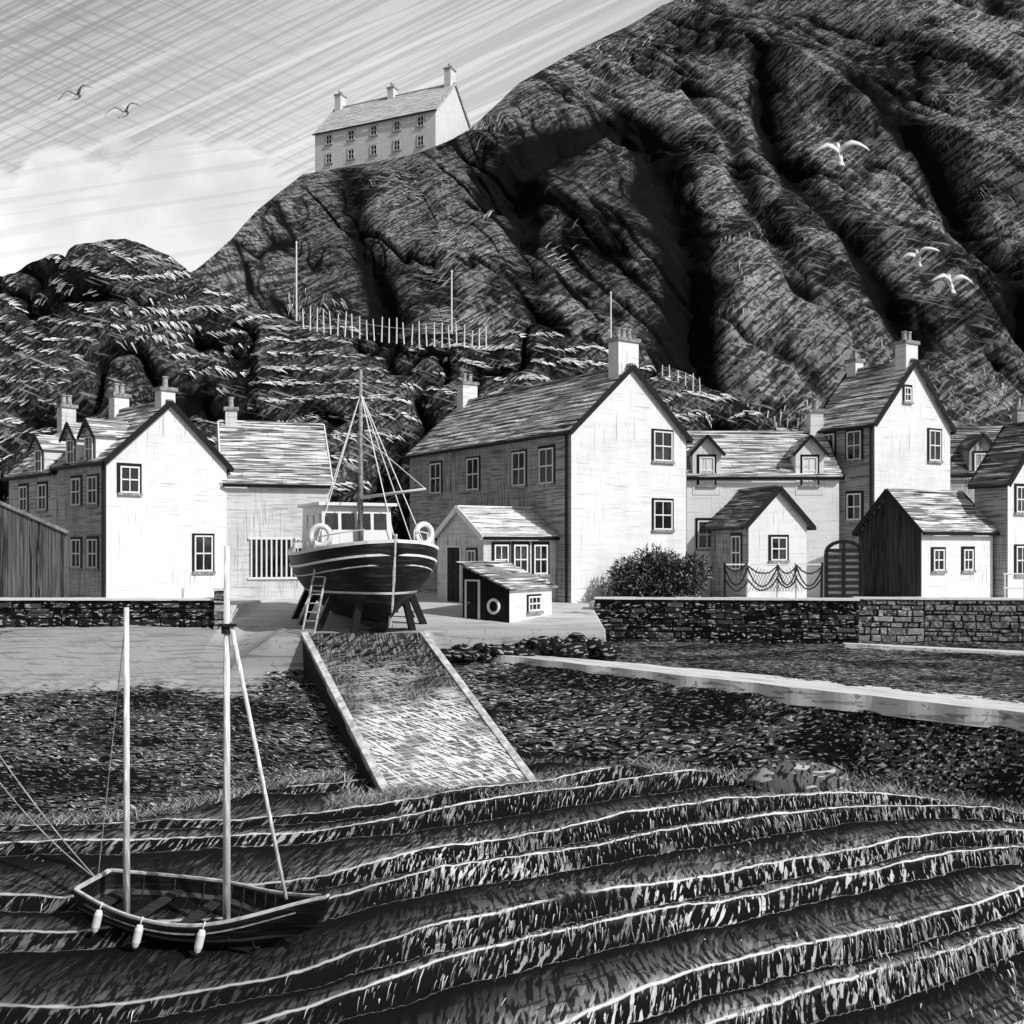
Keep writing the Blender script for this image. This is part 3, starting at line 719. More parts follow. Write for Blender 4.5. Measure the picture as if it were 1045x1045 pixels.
def slipway():
    e=thing('slipway','steep concrete slipway with planked deck and pale kerbs','slipway',(0,0,0))
    TL=Vector((-6.3,32.15,-.66));TR=Vector((-2.55,32.15,-.66));FL=Vector((-2.75,24.9,-4.28));FR=Vector((.95,25.5,-4.13))
    mb=MB(); dn=Vector((0,0,-1.2)); mb.hexa([FL+dn,FR+dn,TR+dn,TL+dn,FL-Vector((0,0,.02)),FR-Vector((0,0,.02)),TR-Vector((0,0,.02)),TL-Vector((0,0,.02))]); mb.build('ramp',M_DARK,e)
    mb=MB(); n=52
    def P(t,s,l): return TL.lerp(FL,t).lerp(TR.lerp(FR,t),s)+Vector((0,0,l))
    for i in range(n):
        t0=(i+.03)/n;t1=(i+.96)/n; j=random.uniform(.0,.02)
        a=.055;b_=.945
        mb.hexa([P(t1,a,-.01),P(t1,b_,-.01),P(t0,b_,-.01),P(t0,a,-.01),P(t1,a,.03+j),P(t1,b_,.03+j),P(t0,b_,.03+j),P(t0,a,.03+j)])
    mb.build('deck',M_SLIP,e)
    for s0,s1 in ((0,.055),(.945,1)):
        mb=MB(); k=9
        for i in range(k):
            t0=(i+.004)/k;t1=(i+.996)/k
            mb.hexa([P(t1,s0,-.12),P(t1,s1,-.12),P(t0,s1,-.12),P(t0,s0,-.12),P(t1,s0,.09),P(t1,s1,.09),P(t0,s1,.09),P(t0,s0,.09)])
        mb.build('kerb',M_PALESPAR,e)
slipway()

# ---------------------------------------------------------------- boats
def hull(L,B,stern_b,keel,sheer,n=28,m_=14,rake=.0,full=.75,vee=1.0,x0=0,pw=2.3):
    vs=[];fs=[];
    def hb(u):
        return B/2*(stern_b+(1-stern_b)*math.sin(min(u/.5,1)*math.pi/2)) if u<.5 else B/2*max(0,(1-((u-.5)/.5)**pw))**full
    rows=[]
    for i in range(n+1):
        u=i/n; b_=hb(u) if i<n else .012; k=keel(u); s=sheer(u); row=[]
        for j in range(-m_,m_+1):
            v=abs(j)/m_; sg=1 if j>=0 else -1
            t=v*math.pi/2
            fu=vee+ (1.5*max(0,u-.55))
            y=b_*math.sin(t)**(fu); z=k+(s-k)*(1-math.cos(t))**.85
            x=x0+u*L+rake*u**6*(z-keel(.5))
            row.append(len(vs)); vs.append((x,sg*y,z))
        rows.append(row)
    for i in range(n):
        for j in range(2*m_): fs.append((rows[i][j],rows[i+1][j],rows[i+1][j+1],rows[i][j+1]))
    fs.append(tuple(rows[0]))
    return vs,fs,hb
def hullm(name,top,low,z0,line=.8,hl=.06):
    m,nt,b=new_mat(name,.55,.3); c=coordn(nt)
    sx=nt.nodes.new('ShaderNodeSeparateXYZ'); nt.links.new(c,sx.inputs[0])
    s=hatch(nt,c,(1.1,1.1,26),lo=.58,hi=.62,detail=2)
    up=mul(nt,sx.outputs['Z'],z0,'GREATER_THAN'); l2=mul(nt,sx.outputs['Z'],z0+.07,'GREATER_THAN')
    a=mix(nt,up,low,line); a=mix(nt,l2,a,top); a=mix(nt,mul(nt,s,.5),a,hl)
    setc(nt,b,a); return m
M_HULLF=hullm('fishing hull paint',.006,.010,.95,.7,.07)
M_HULLD=hullm('dinghy hull paint',.004,.005,.40,.10,.04)

def dinghy():
    sx,sy=-7.5,19.4; bx,by=-3.5,17.95; zb=-4.82
    ang=math.atan2(by-sy,bx-sx); L=math.hypot(bx-sx,by-sy); rx=R(6); ry=R(2)
    e=thing('sailing_dinghy','dark open two-masted wooden boat resting on the beach','boat',(sx,sy,zb),ang,rx=rx,ry=ry)
    keel=lambda u:.03+.10*abs(u-.5)**2*4+.60*max(0,u-.78)/.22*.9
    sheer=lambda u:.70+.5*(u-.42)**2+2.1*max(0,u-.62)**1.9
    RK=.45
    vs,fs,hb=hull(L,1.72,.50,keel,sheer,rake=RK,full=1.25,pw=2.0)
    mb=MB(); mb.add(vs,fs); o=mb.build('hull',M_HULLD,e,True)
    md=o.modifiers.new('t','SOLIDIFY'); md.thickness=.045; md.offset=1
    n=30
    def gp(u,sg,i_last=False):
        z=sheer(u); b_=0 if i_last else hb(u)
        return Vector((u*L+RK*u**6*(z-keel(.5)),sg*(b_+.02),z+.015))
    for sg in (-1,1):
        mb=MB()
        pts=[gp(i/n,sg,i==n) for i in range(n+1)]
        for a,b_ in zip(pts[:-1],pts[1:]): mb.beam(a,b_,.05,.04)
        mb.build('gunwale',M_PALESPAR,e)
        mb=MB()
        pts2=[p-Vector((0,-sg*.015,.15)) for p in pts]
        for a,b_ in zip(pts2[2:-3],pts2[3:-2]): mb.beam(a,b_,.02,.02)
        mb.build('rubbing_strake',M_MID,e)
    mb=MB(); mb.beam((0,-hb(0),sheer(0)+.015),(0,hb(0),sheer(0)+.015),.07,.05); mb.build('transom_cap',M_PALESPAR,e)
    zt=sheer(1); xt=L+RK*(zt-keel(.5))
    mb=MB(); mb.poly([(L*.93,0,.12),(L+.08,0,.55),(L+.24,0,.85),(xt,0,zt+.16)],.035,6); mb.build('stem',M_OAK,e)
    for u,w in ((.08,.3),(.3,.22),(.52,.22),(.74,.2)):
        mb=MB(); b_=hb(u)*.93; mb.box(u*L-w/2,u*L+w/2,-b_,b_,.46,.50); mb.build('thwart',M_OAK,e)
    mb=MB()
    for i in range(7): mb.box(.25,L*.82,-.42+i*.12,-.31+i*.12,.225,.25)
    mb.build('floorboards',M_OAKD,e)
    mb=MB()
    for i in range(12):
        u=.08+i*.068; b_=hb(u)
        pts=[(u*L,-b_*.95,sheer(u)-.02),(u*L,-b_*.88,sheer(u)*.62),(u*L,-b_*.6,.22),(u*L,0,.16),(u*L,b_*.6,.22),(u*L,b_*.88,sheer(u)*.62),(u*L,b_*.95,sheer(u)-.02)]
        mb.poly(pts,.012,5)
    mb.build('ribs',M_OAK,e)
    Mi=(Matrix.Translation((sx,sy,zb))@(Matrix.Rotation(ang,4,'Z')@Matrix.Rotation(ry,4,'Y')@Matrix.Rotation(rx,4,'X'))).inverted()
    def lp(X,Yw,Zw): return Mi@Vector((X,Yw,Zw))
    for (X,Yw,zt_,rr) in ((-6.83,19.1,.86,.062),(-4.87,18.4,1.95,.068)):
        mb=MB(); mb.cyl(lp(X,Yw,-4.6),lp(X,Yw,zt_),rr,rr*.7,12); mb.build('mast',M_MAST,e,True)
    mb=MB(); mb.cyl(lp(-4.78,18.35,.6),lp(-3.8,18.15,-4.0),.04,.03,8); mb.build('boom',M_MAST,e,True)
    mb=MB(); mb.cyl(lp(-4.87,18.4,.45),lp(-4.87,18.4,.62),.09,n=10); mb.beam(lp(-4.98,18.3,.6),lp(-4.68,18.3,.6),.04,.05); mb.build('mast_band',M_DARK,e)
    mb=MB(); mb.poly([lp(-6.83,19.1,.8),lp(-7.45,19.4,-4.0)],.007,4); mb.build('stay',M_KERB,e)
    for u in (.19,.42,.68):
        b_=hb(u)+.08; mb=MB()
        prof=[(0,.02),(.02,.05),(.08,.07),(.30,.07),(.38,.05),(.42,.02)]
        top=gp(u,-1)-Vector((0,.07,.0)); dv=Vector((-.22,-.12,-1)).normalized()
        for (a,ra),(c_,rc) in zip(prof[:-1],prof[1:]): mb.cyl(top+dv*(a+.05),top+dv*(c_+.05),ra,rc,10,False)
        mb.cyl(top+Vector((0,.06,.06)),top+dv*.06,.012,n=5)
        mb.build('fender',M_TRIM,e,True)
    return e
dinghy()
for k,(ex,ez,sag) in enumerate(((-12.5,2.6,.9),(-11.8,.6,1.0))):
    mb=MB(); a=Vector((-7.5,19.45,-4.05)); b_=Vector((ex,20.6,ez)); pts=[]
    for i in range(25):
        t=i/24; p=a.lerp(b_,t); p.z-=sag*4*t*(1-t)*.55; pts.append(p)
    mb.poly(pts,.012,5)
    o=mb.build('mooring_rope',M_KERB); tag(o,'thin pale mooring rope running up from the dinghy','rope',group='mooring ropes')

def fishing_boat():
    sx,sy=-6.05,37.6; bx,by=-3.62,32.35
    ang=math.atan2(by-sy,bx-sx); L=math.hypot(bx-sx,by-sy); zb=-.42
    e=thing('fishing_boat','dark-hulled wooden fishing boat propped up above the slipway','boat',(sx,sy,zb),ang)
    keel=lambda u:.06+.26*max(0,u-.88)/.12
    sheer=lambda u:2.16+1.0*(u-.42)**2+.14*max(0,u-.6)
    B=4.4; VE=1.35
    vs,fs,hb=hull(L,B,.72,keel,sheer,rake=.14,full=.52,vee=VE,m_=18)
    mb=MB(); mb.add(vs,fs); o=mb.build('hull',M_HULLF,e,True)
    md=o.modifiers.new('t','SOLIDIFY'); md.thickness=.06; md.offset=1
    n=34
    for off,w,h,mt,nm in ((0,.13,.10,M_TRIM,'gunwale'),(-.40,.07,.07,M_TRIM,'rubbing_strake'),(-.70,.05,.04,M_PALESPAR,'rubbing_strake')):
        for sg in (-1,1):
            mb=MB()
            pts=[]
            for i in range(n+1):
                u=i/n; z=sheer(u)+off; s=sheer(u);k=keel(u)
                ff=max(0,min(1,(z-k)/(s-k)))**(1/.85); t=math.acos(max(-1,min(1,1-ff)))
                fu=VE+1.5*max(0,u-.55)
                b_=(hb(u) if i<n else .0)*math.sin(t)**fu
                pts.append(Vector((u*L+.14*u**6*(z-keel(.5)),sg*(b_+.03+(.045 if off<-.1 else 0)),z)))
            for a,b_ in zip(pts[:-1],pts[1:]): mb.beam(a,b_,w,h)
            mb.build(nm,mt,e)
    mb=MB(); mb.box(.1,L*.97,-.09,.09,-.15,.2); mb.build('keel',M_BLACK,e)
    mb=MB(); mb.poly([(L*.97,0,-.05),(L+.06,0,.6),(L+.2,0,1.4),(L+.38,0,2.75)],.06,8); mb.build('stem',M_PALESPAR,e)
    mb=MB(); 
    vs=[];N=24
    for i in range(N+1):
        u=.02+i/N*.93; vs+= [(u*L,-hb(u)*.95,sheer(u)-.35),(u*L,hb(u)*.95,sheer(u)-.35)]
    mb.add(vs,[(2*i,2*i+2,2*i+3,2*i+1) for i in range(N)]); mb.build('deck',M_OAK,e)
    mb=MB(); x0,x1,w=.5,3.2,1.2; z0,z1=1.6,3.7; yo=-.25
    mb.hexa([(x0,yo-w,z0),(x1,yo-w,z0),(x1,yo+w,z0),(x0,yo+w,z0),(x0+.05,yo-w*.95,z1),(x1-.18,yo-w*.95,z1),(x1-.18,yo+w*.95,z1),(x0+.05,yo+w*.95,z1)]); wh=mb.build('wheelhouse',M_TRIM,e)
    mb=MB(); mb.box(x0-.1,x1+.05,yo-w-.1,yo+w+.1,z1,z1+.1); mb.build('roof',M_TRIM,wh)
    for k in range(4):
        mb=MB(); y0=yo-1.05+k*.54; y1=y0+.42
        mb.hexa([(x1-.085,y0,2.95),(x1-.085,y1,2.95),(x1-.13,y1,2.95),(x1-.13,y0,2.95),(x1-.14,y0,3.46),(x1-.14,y1,3.46),(x1-.19,y1,3.46),(x1-.19,y0,3.46)]); mb.build('window',M_GLASS,wh)
    for sg in (-1,1):
        for k in range(3):
            mb=MB(); xx=x0+.2+k*.8; y=yo+sg*(w*.965+.014); mb.box(xx,xx+.55,min(y,y-sg*.03),max(y,y-sg*.03),2.9,3.42); mb.build('window',M_GLASS,wh)
    mb=MB(); mb.box(4.2,4.9,-.45,.45,1.6,2.3); mb.build('hatch',M_DARK,e)
    mb=MB(); mb.cyl((3.8,-.6,2.3),(3.8,.6,2.3),.2,n=12); mb.build('winch',M_DARK,e)
    for sg in (-1,1):
        mb=MB(); pts=[]
        for i in range(13):
            u=.03+i*.078; p=Vector((u*L,sg*hb(u)*.97,sheer(u))); q_=p+Vector((0,0,.38)); mb.cyl(p,q_,.02,n=6); pts.append(q_)
        mb.poly(pts,.02,6); mb.build('railing',M_TRIM,e)
    mb=MB(); mb.cyl((3.3,-.2,1.6),(3.3,-.2,8.05),.095,.05,12); mb.build('mast',M_MID,e,True)
    mb=MB(); mb.cyl((3.35,-.2,3.95),(5.6,1.15,4.15),.06,.04,8); mb.build('boom',M_TRIM,e,True)
    mb=MB(); mt=Vector((3.3,-.2,7.3))
    for t_ in ((2.4,-1.6,2.2),(3.4,-1.75,2.2),(2.6,1.9,2.2),(4.2,1.75,2.2),(6.0,0,2.7)):
        mb.cyl(mt,t_,.019,n=4)
    mb.cyl(Vector((3.3,-.2,6.0)),(5.6,1.15,4.15),.014,n=4)
    mb.build('rigging',M_TRIM,e)
    for (p,nr) in (((4.2,-1.75,2.72),(1,-.5,0)),((5.2,1.25,2.78),(1,.3,0))):
        mb=MB(); mb.torus(p,nr,.30,.09); mb.build('lifebuoy',M_TRIM,e,True)
    for (x,y) in ((1.0,-1.5),(2.4,-1.55),(3.9,-1.4),(5.0,-.75),(1.0,1.5),(2.4,1.55),(3.9,1.4),(5.0,.75)):
        mb=MB(); mb.beam((x,y*1.3,-.35),(x,y*.80,1.25),.19,.19,(1,0,0)); mb.build('prop',M_BLACK,e)
    for x in (.6,2.0,3.4,4.9):
        mb=MB(); mb.box(x-.16,x+.16,-.8,.8,-.36,-.15); mb.build('keel_block',M_BLACK,e)
fishing_boat()
def ladder():
    z=gz(-6.2,32.5)
    e=thing('ladder','wooden ladder leaning against the propped fishing boat','ladder',(-6.15,32.45,z),R(-15))
    for x in (-.2,.2):
        mb=MB(); mb.beam((x,0,0),(x+.25,.75,2.75),.04,.05); mb.build('rail',M_PALESPAR,e)
    for i in range(10):
        mb=MB(); t=(i+.6)/10.4; mb.beam((-.2+.25*t,.75*t,2.75*t),(.2+.25*t,.75*t,2.75*t),.03,.03); mb.build('rung',M_PALESPAR,e)
ladder()

# ---------------------------------------------------------------- boulders
m,nt,b=new_mat('dark boulder',.9,.2); c=coordn(nt)
s=hatch(nt,c,(1.2,1.2,5),lo=.58,hi=.62,detail=1); setc(nt,b,mix(nt,s,.012,.35)); M_BOULD=m
m,nt,b=new_mat('weathered shore rock',.9,.2); c=coordn(nt)
s=hatch(nt,c,(12,3,3),rot=(0,0,.4),lo=.52,hi=.56,detail=2,warp=.5,wscale=1.5); s2=hatch(nt,c,(2,2,9),lo=.58,hi=.61,detail=2,warp=.6,wscale=1.5)
setc(nt,b,mix(nt,s2,mix(nt,s,.13,.012),.5)); M_ROCK=m
def boulder(x,y,z,s,k,sc=None,mat=None,label='dark rounded boulder piled at the quay edge',group='boulders piled by the slipway'):
    bm=bmesh.new(); bmesh.ops.create_icosphere(bm,subdivisions=3 if not sc else 4,radius=1)
    for v in bm.verts:
        d=v.co.copy(); f_=1+.3*(.5 if sc else 1)*fbm(np.array([d.x*.8+k*3.1]),np.array([d.y*.8+d.z*.9]),91,2)[0]
        v.co=Vector((d.x*1.2,d.y*.95,d.z*.75))*float(f_)
    me=bpy.data.meshes.new('boulder'); bm.to_mesh(me); bm.free(); me.materials.append(mat or M_BOULD)
    me.polygons.foreach_set('use_smooth',[True]*len(me.polygons))
    o=bpy.data.objects.new('boulder',me); col.objects.link(o); o.location=(x,y,z+s*.3); o.scale=(s,s,s)
    if sc: o.scale=sc; o.location=(x,y,z)
    else: o.rotation_euler=(random.uniform(-.3,.3),random.uniform(-.3,.3),random.uniform(0,6))
    tag(o,label,'boulder',group)
k=0
for i in range(26):
    x=-2.2+i*.21+random.uniform(-.1,.1); y=33.1+random.uniform(-.5,.25); k+=1
    boulder(x,y,gz(x,y-.5)+random.uniform(.05,.4),random.uniform(.2,.36),k)
boulder(6.9,26.0,-3.95,1,41,sc=(1.1,.9,1.05),mat=M_ROCK,label='large smooth rounded rock at the head of the beach',group=None)

# ---------------------------------------------------------------- bush
def bush(label,cx,cy,cz,rx_,ry_,rz_,n,seed):
    e=thing('bush',label,'bush',(cx,cy,cz))
    r2=np.random.default_rng(seed)
    lumps=[(r2.uniform(-.75,.75)*rx_,r2.uniform(-.5,.5)*ry_,r2.uniform(.2,.8)*rz_*1.0,r2.uniform(.28,.5)) for _ in range(20)]
    mb=MB()
    for lx,ly,lz,lr in lumps: mb.cyl((lx*.2,ly*.2,-.1),(lx,ly,lz),.05,.02,6)
    mb.build('stem',M_DARK,e)
    P=[];N=[]
    per=n//20
    for lx,ly,lz,lr in lumps:
        d=r2.normal(size=(per,3)); d/=np.linalg.norm(d,axis=1)[:,None]; rr=lr*rz_*(.6+.5*r2.random(per)**.5)
        P.append(np.array([lx,ly,lz])+d*rr[:,None]*np.array([1.15,1,.9])); N.append(d)
    P=np.concatenate(P); N=np.concatenate(N); kk=P[:,2]>-.05; P=P[kk];N=N[kk]; n_=len(P)
    D=r2.normal(size=(n_,3))*.08+N*.08; W=np.cross(D,r2.normal(size=(n_,3))); W/=np.linalg.norm(W,axis=1)[:,None]; W*=.026
    blades('foliage',P,D,W,M_LEAF,e)
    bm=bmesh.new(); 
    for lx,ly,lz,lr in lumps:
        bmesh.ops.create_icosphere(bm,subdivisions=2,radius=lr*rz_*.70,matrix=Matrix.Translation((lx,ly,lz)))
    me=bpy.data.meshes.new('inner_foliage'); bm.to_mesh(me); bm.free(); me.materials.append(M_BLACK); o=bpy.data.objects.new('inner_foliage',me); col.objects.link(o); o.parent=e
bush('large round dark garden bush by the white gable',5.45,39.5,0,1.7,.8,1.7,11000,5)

# ---------------------------------------------------------------- fences, gates, poles
def picket(name,label,pts,h,sp,r=.035,mat=None,rails=(.5,)):
    mat=mat or M_TRIM
    e=thing(name,label,'fence',pts[0]); o0=Vector(pts[0])
    P=[Vector(p)-o0 for p in pts]; tops=[[] for _ in rails]
    for a,b_ in zip(P[:-1],P[1:]):
        n=max(1,int((b_-a).length/sp))
        for k_ in range(n):
            p=a.lerp(b_,k_/n); hh=h*random.uniform(.7,1.15); mb=MB(); mb.cyl(p-Vector((0,0,.5)),p+Vector((random.uniform(-.08,.08),0,hh)),r,r*.7,6); mb.build('post',mat,e)
            for j,rr in enumerate(rails): tops[j].append(p+Vector((0,0,h*rr)))
    for t in tops:
        mb=MB(); mb.poly(t,r*.4,4); mb.build('wire',M_KERB,e)
picket('post_and_wire_fence','weathered post and wire fence along the bank crest',[(-11.4,58.9,14.4),(-9.5,58.7,14.0),(-6.7,58.7,13.6),(-3.4,58.7,13.3),(-1.0,58.7,13.1)],.8,.37,.042,rails=(.45,))
picket('post_and_wire_fence','short post and wire fence behind the white house chimney',[(8.2,58.8,11.3),(10.7,58.8,10.5)],.8,.38,.04,rails=(.5,))
for (x,y,z0,z1,lb) in ((-12.0,60,13.5,18.9,'tall slender pale pole on the bank by fence'),(-3.36,60,12.5,17.3,'slender pale pole standing behind the hill fence'),(5.5,60,11.5,16.1,'slender pale pole rising behind the white house')):
    e=thing('pole',lb,'pole',(x,y,z0),group='poles on the bank'); mb=MB(); mb.cyl((0,0,-.5),(0,0,z1-z0),.055,.04,8); mb.build('shaft',M_TRIM,e); mb=MB(); mb.cyl((0,0,z1-z0),(0,0,z1-z0+.12),.07,.03,8); mb.build('cap',M_TRIM,e)
def plankfence():
    e=thing('plank_fence','dark vertical plank fence with a sloping top','fence',(-19.5,36.2,-.05))
    mb=MB(); n=34
    for i in range(n):
        x=i*.135; t=i/n; top=3.6-1.1*max(0,(t-.45)/.55)
        mb.box(x,x+.12,random.uniform(0,.015),.04,-.2,top+random.uniform(-.03,.03))
    mb.build('planks',M_FENCE,e)
    mb=MB(); mb.beam((0,-.03,3.62),(2.05,-.03,3.62),.06,.1); mb.beam((2.05,-.03,3.62),(4.6,-.03,2.5),.06,.1); mb.build('top_rail',M_MID,e)
plankfence()
def ropefence():
    e=thing('rope_fence','post fence hung with loose dark ropes and netting','fence',(7.75,39.2,0))
    xs_=[0,.8,1.9,2.6,3.5]
    for x in xs_:
        mb=MB(); mb.cyl((x,0,-.2),(x+random.uniform(-.05,.05),0,1.4),.05,.045,8); mb.build('post',M_DARK if x in(0,3.5) else M_TRIM,e)
    for a,b_ in zip(xs_[:-1],xs_[1:]):
        for zt,sg in ((1.3,random.uniform(.2,.3)),(1.2,random.uniform(.45,.7)),(.8,random.uniform(.2,.45))):
            mb=MB(); sk=random.uniform(-.12,.12); pts=[Vector((a+(b_-a)*i/10,-.04,zt+sk*i/10-sg*4*(i/10)*(1-i/10)+random.uniform(-.02,.02))) for i in range(11)]; mb.poly(pts,.028,6)
            mb.build('rope',M_DARK,e)
    mb=MB(); vs=[]
    for i in range(15):
        x=.9+i*.11; mb.cyl((x,-.06,1.25-.5*math.sin(i/14*math.pi)*.5),(x+.35,-.06,.35),.01,n=4); mb.cyl((x+.3,-.05,1.25-.5*math.sin(i/14*math.pi)*.5),(x-.05,-.05,.35),.01,n=4)
    mb.build('net',M_DARK,e)
    mb=MB(); mb.beam((-.0,0,1.33),(3.5,0,1.33),.04,.05); mb.build('top_rail',M_TRIM,e)
ropefence()
def gate():
    e=thing('arched_gate','dark arched slatted garden gate between wall and porch','gate',(11.45,39.3,0))
    mb=MB(); w=1.3;h=1.75; pts=[(0,0,-.1),(0,0,h)]+[(w/2-w/2*math.cos(t*math.pi/10),0,h+.42*math.sin(t*math.pi/10)) for t in range(1,10)]+[(w,0,h),(w,0,-.1)]
    for a,b_ in zip(pts[:-1],pts[1:]): mb.beam(a,b_,.12,.12,(0,1,0))
    mb.box(w/2-.05,w/2+.05,-.04,.04,0,h+.4); mb.build('frame',M_BLACK,e)
    mb=MB(); 
    for i in range(8): mb.box(.07,w-.07,-.03,.02,.12+i*.235,.26+i*.235)
    mb.build('slats',M_DARK,e)
    mb=MB(); mb.box(.07,w-.07,.06,.08,0,h); mb.build('backing',M_TRIM,e)
gate()
def handrail():
    e=thing('handrail','pale metal handrail beside steps at the white house','railing',(17.6,38.5,0))
    for x in (0,.7,1.4,2.1):
        mb=MB(); mb.cyl((x,0,-.1),(x,0,1.0),.03,n=6); mb.build('post',M_TRIM,e)
    for z in (.5,1.0):
        mb=MB(); mb.cyl((-.05,0,z),(2.3,0,z),.03,n=6); mb.build('rail',M_TRIM,e)
handrail()

# ---------------------------------------------------------------- gulls
M_GULLD=flat('gull grey',.42,.7,.1)
def gull(label,x,y,z,span,rz,pitch,roll,mat,ck=1.0):
    vs=[];fs=[]
    prof=[(-.34,.012,.0),(-.26,.05,.0),(-.12,.075,.0),(.02,.08,.0),(.14,.065,.01),(.2,.05,.03),(.27,.052,.045),(.32,.03,.04),(.39,.006,.025)]
    n=10
    for (px,r,dz) in prof:
        for i in range(n):
            t=2*math.pi*i/n; vs.append((px,r*math.cos(t),dz+r*.85*math.sin(t)))
    for k_ in range(len(prof)-1):
        for i in range(n):
            j=(i+1)%n; fs.append((k_*n+i,k_*n+j,(k_+1)*n+j,(k_+1)*n+i))
    fs.append(tuple(range(n))); fs.append(tuple(range((len(prof)-1)*n,len(prof)*n)))
    for sg in (-1,1):
        sec=[(0.0,.04,.12,-.10,.03),(.2,.17,.14,-.07,.028),(.42,.24,.14,-.03,.022),(.68,.20,.08,-.06,.014),(.9,.13,-.01,-.11,.008),(1.0,.08,-.08,-.12,.003)]
        o=len(vs)
        for (sp,h,fx,bx_,th) in sec:
            mdx=(fx+bx_)/2; hw=(fx-bx_)/2*ck; fx=mdx+hw; bx_=mdx-hw
            yy=sg*sp*.7; vs+=[(fx,yy,h),((fx+bx_)/2,yy,h+th),(bx_,yy,h),((fx+bx_)/2,yy,h-th*.5)]
        for k_ in range(len(sec)-1):
            for i in range(4):
                j=(i+1)%4; fs.append((o+k_*4+i,o+k_*4+j,o+(k_+1)*4+j,o+(k_+1)*4+i))
        fs.append((o,o+1,o+2,o+3)); e_=o+(len(sec)-1)*4; fs.append((e_,e_+1,e_+2,e_+3))
    o=len(vs); vs+=[(-.28,-.05,0),(-.28,.05,0),(-.45,.08,0),(-.45,-.08,0),(-.28,-.05,.015),(-.28,.05,.015),(-.45,.08,.008),(-.45,-.08,.008)]
    fs+=[(o,o+1,o+2,o+3),(o+4,o+5,o+6,o+7),(o,o+1,o+5,o+4),(o+1,o+2,o+6,o+5),(o+2,o+3,o+7,o+6),(o+3,o,o+4,o+7)]
    mb=MB(); mb.add(vs,fs); ob_=mb.build('gull',mat,None,True)
    s=span/1.4
    ob_.matrix_world=Matrix.Translation((x,y,z))@Matrix.Rotation(rz,4,'Z')@Matrix.Rotation(-pitch,4,'Y')@Matrix.Rotation(roll,4,'X')@Matrix.Scale(s,4)
    tag(ob_,label,'bird','gulls in flight')
gull('white gull gliding with wings raised against hillside',9.1,30,12.9,1.6,R(88),R(58),R(-6),M_TRIM,1.25)
gull('white gull banking with one wing high above the hillside',11.3,30,10.0,1.15,R(84),R(58),R(-25),M_TRIM,1.25)
gull('white gull gliding low with outstretched wings',12.2,30,9.3,1.25,R(92),R(58),R(4),M_TRIM,1.25)
gull('grey gull soaring in the open sky',-20.1,50,22.9,2.1,R(72),R(40),R(-8),M_GULLD)
gull('grey gull soaring beneath the clouds',-17.9,50,22.1,2.1,R(76),R(40),R(-6),M_GULLD)

# ---------------------------------------------------------------- world, sun, camera
S=Vector((.8*.788,-.6*.788,.616)).normalized()
w=bpy.data.worlds.new('World'); scene.world=w; w.use_nodes=True; nt=w.node_tree
bg=nt.nodes['Background']; sky=nt.nodes.new('ShaderNodeTexSky'); sky.sky_type='NISHITA'; sky.sun_disc=False
sky.sun_elevation=math.asin(S.z); sky.sun_rotation=math.atan2(S.x,S.y); 
bw=nt.nodes.new('ShaderNodeRGBToBW'); nt.links.new(sky.outputs[0],bw.inputs[0])
tc=nt.nodes.new('ShaderNodeTexCoord').outputs['Generated']
sx_=nt.nodes.new('ShaderNodeSeparateXYZ'); nt.links.new(tc,sx_.inputs[0])
yy=mul(nt,sx_.outputs['Y'],.05,'MAXIMUM')
az=mul(nt,sx_.outputs['X'],yy,'DIVIDE'); el=mul(nt,sx_.outputs['Z'],yy,'DIVIDE')
cb=nt.nodes.new('ShaderNodeCombineXYZ'); nt.links.new(az,cb.inputs[0]); nt.links.new(el,cb.inputs[1])
cv=cb.outputs[0]
st1=hatch(nt,cv,(1.6,250,1),rot=(0,0,R(-27)),lo=.48,hi=.58,detail=1)
st2=hatch(nt,cv,(2.0,150,1),rot=(0,0,R(-20)),lo=.50,hi=.60,detail=2)
st3=hatch(nt,cv,(2.0,240,1),rot=(0,0,R(22)),lo=.52,hi=.58,detail=1)
wst=hatch(nt,cv,(1.4,100,1),rot=(0,0,R(-24)),lo=.59,hi=.64,detail=2)
leftm=mrange(nt,az,-.12,-.42)
big=hatch(nt,cv,(1.2,7,1),rot=(0,0,R(-25)),lo=.35,hi=.65,detail=2)
A0=mix(nt,leftm,3.5,2.4); B0=mix(nt,leftm,2.6,1.6)
val=mix(nt,st1,A0,B0); val=mix(nt,mul(nt,st2,.6),val,B0); val=mix(nt,mul(nt,mul(nt,st3,leftm),.5),val,1.35)
val=mix(nt,mul(nt,big,.3),val,A0); val=mix(nt,mul(nt,wst,mrange(nt,leftm,0,1,.7,.25)),val,4.0)
d1=mul(nt,az,.33,'ADD'); d2=mul(nt,mul(nt,d1,d1),1.7); top=mul(nt,.392,d2,'SUBTRACT')
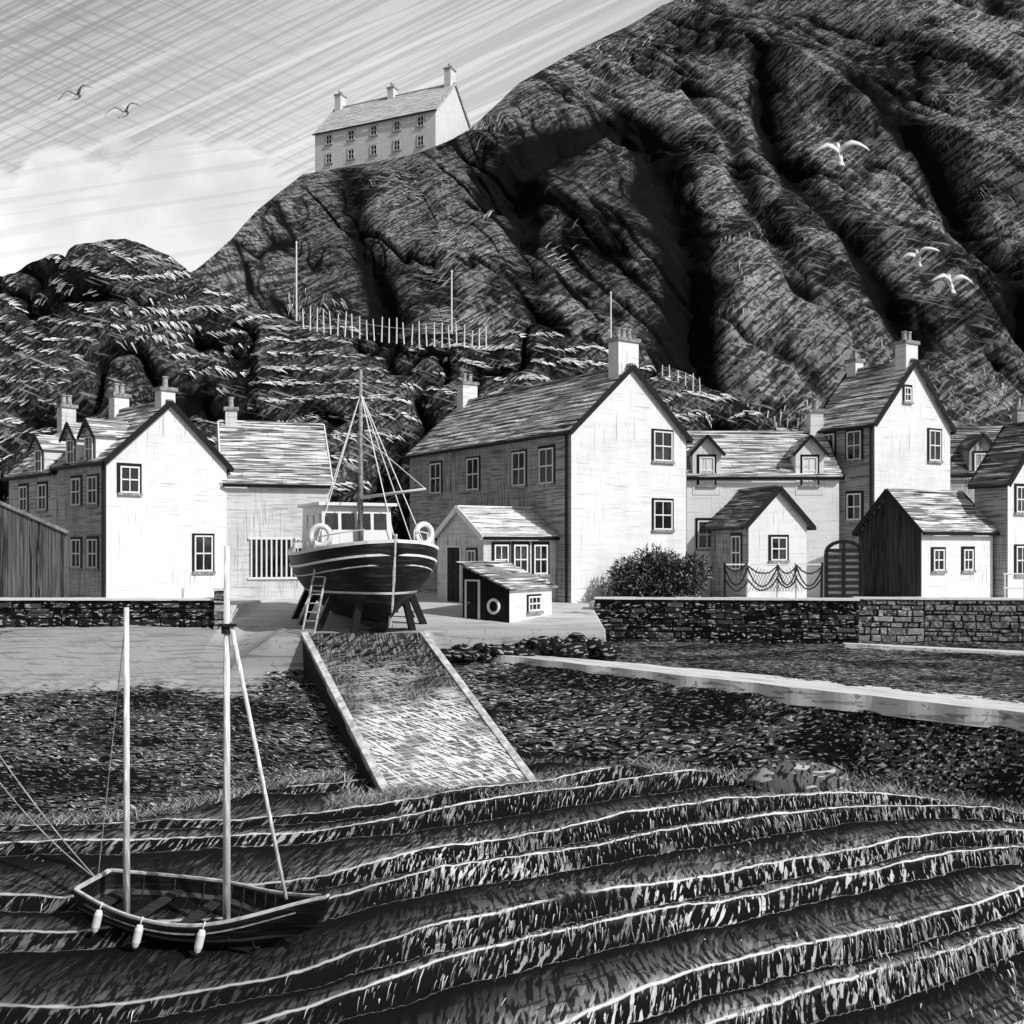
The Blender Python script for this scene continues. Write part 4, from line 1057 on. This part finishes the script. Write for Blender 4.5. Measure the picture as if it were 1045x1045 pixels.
bn=nt.nodes.new('ShaderNodeTexVoronoi'); bn.feature='SMOOTH_F1'; bn.inputs['Scale'].default_value=17; bn.inputs['Smoothness'].default_value=.35; nt.links.new(cv,bn.inputs['Vector'])
cn=nt.nodes.new('ShaderNodeTexNoise'); cn.inputs['Scale'].default_value=20; cn.inputs['Detail'].default_value=6; nt.links.new(cv,cn.inputs['Vector'])
bd=bn.outputs['Distance']
tt_=mul(nt,top,mul(nt,mul(nt,bd,-.07),.025,'ADD'),'ADD')
tt_=mul(nt,tt_,mul(nt,mul(nt,cn.outputs['Fac'],.08),-.036,'ADD'),'ADD')
df=mul(nt,tt_,el,'SUBTRACT')
cm=mrange(nt,df,-.004,.011)
cs=mrange(nt,df,0,.10)
cc=mix(nt,cs,3.5,2.75)
soft=mrange(nt,cn.outputs['Fac'],.40,.62,0,.5); cc=mix(nt,soft,cc,2.35)
puff=mrange(nt,bd,.3,.7,0,.3); cc=mix(nt,puff,cc,2.3)
cst=hatch(nt,cv,(4,120,1),rot=(0,0,R(-8)),lo=.54,hi=.60,detail=2); cc=mix(nt,mul(nt,cst,.3),cc,1.9)
val=mix(nt,cm,val,cc)
fm=mrange(nt,sx_.outputs['Y'],.15,.5)
val=mix(nt,fm,1.0,val)
mm=nt.nodes.new('ShaderNodeVectorMath'); mm.operation='MULTIPLY'; nt.links.new(bw.outputs[0],mm.inputs[0]); nt.links.new(val,mm.inputs[1])
nt.links.new(mm.outputs[0],bg.inputs['Color']); bg.inputs['Strength'].default_value=.1
sl=bpy.data.lights.new('sun','SUN'); sl.energy=3.5; sl.angle=R(.5); sl.color=(1,1,1)
so=bpy.data.objects.new('sun',sl); col.objects.link(so); so.rotation_euler=(-S).to_track_quat('-Z','Y').to_euler(); so.location=(30,-20,40)
cam=bpy.data.cameras.new('camera'); cam.sensor_width=36; cam.lens=1100/1045*36; cam.shift_y=.0359; cam.clip_end=3000; cam.clip_start=.1
co=bpy.data.objects.new('camera',cam); col.objects.link(co); co.location=(0,0,1.9); co.rotation_euler=(R(90),0,0); scene.camera=co
scene.view_settings.view_transform='Standard'; scene.view_settings.look='None'; scene.view_settings.exposure=0
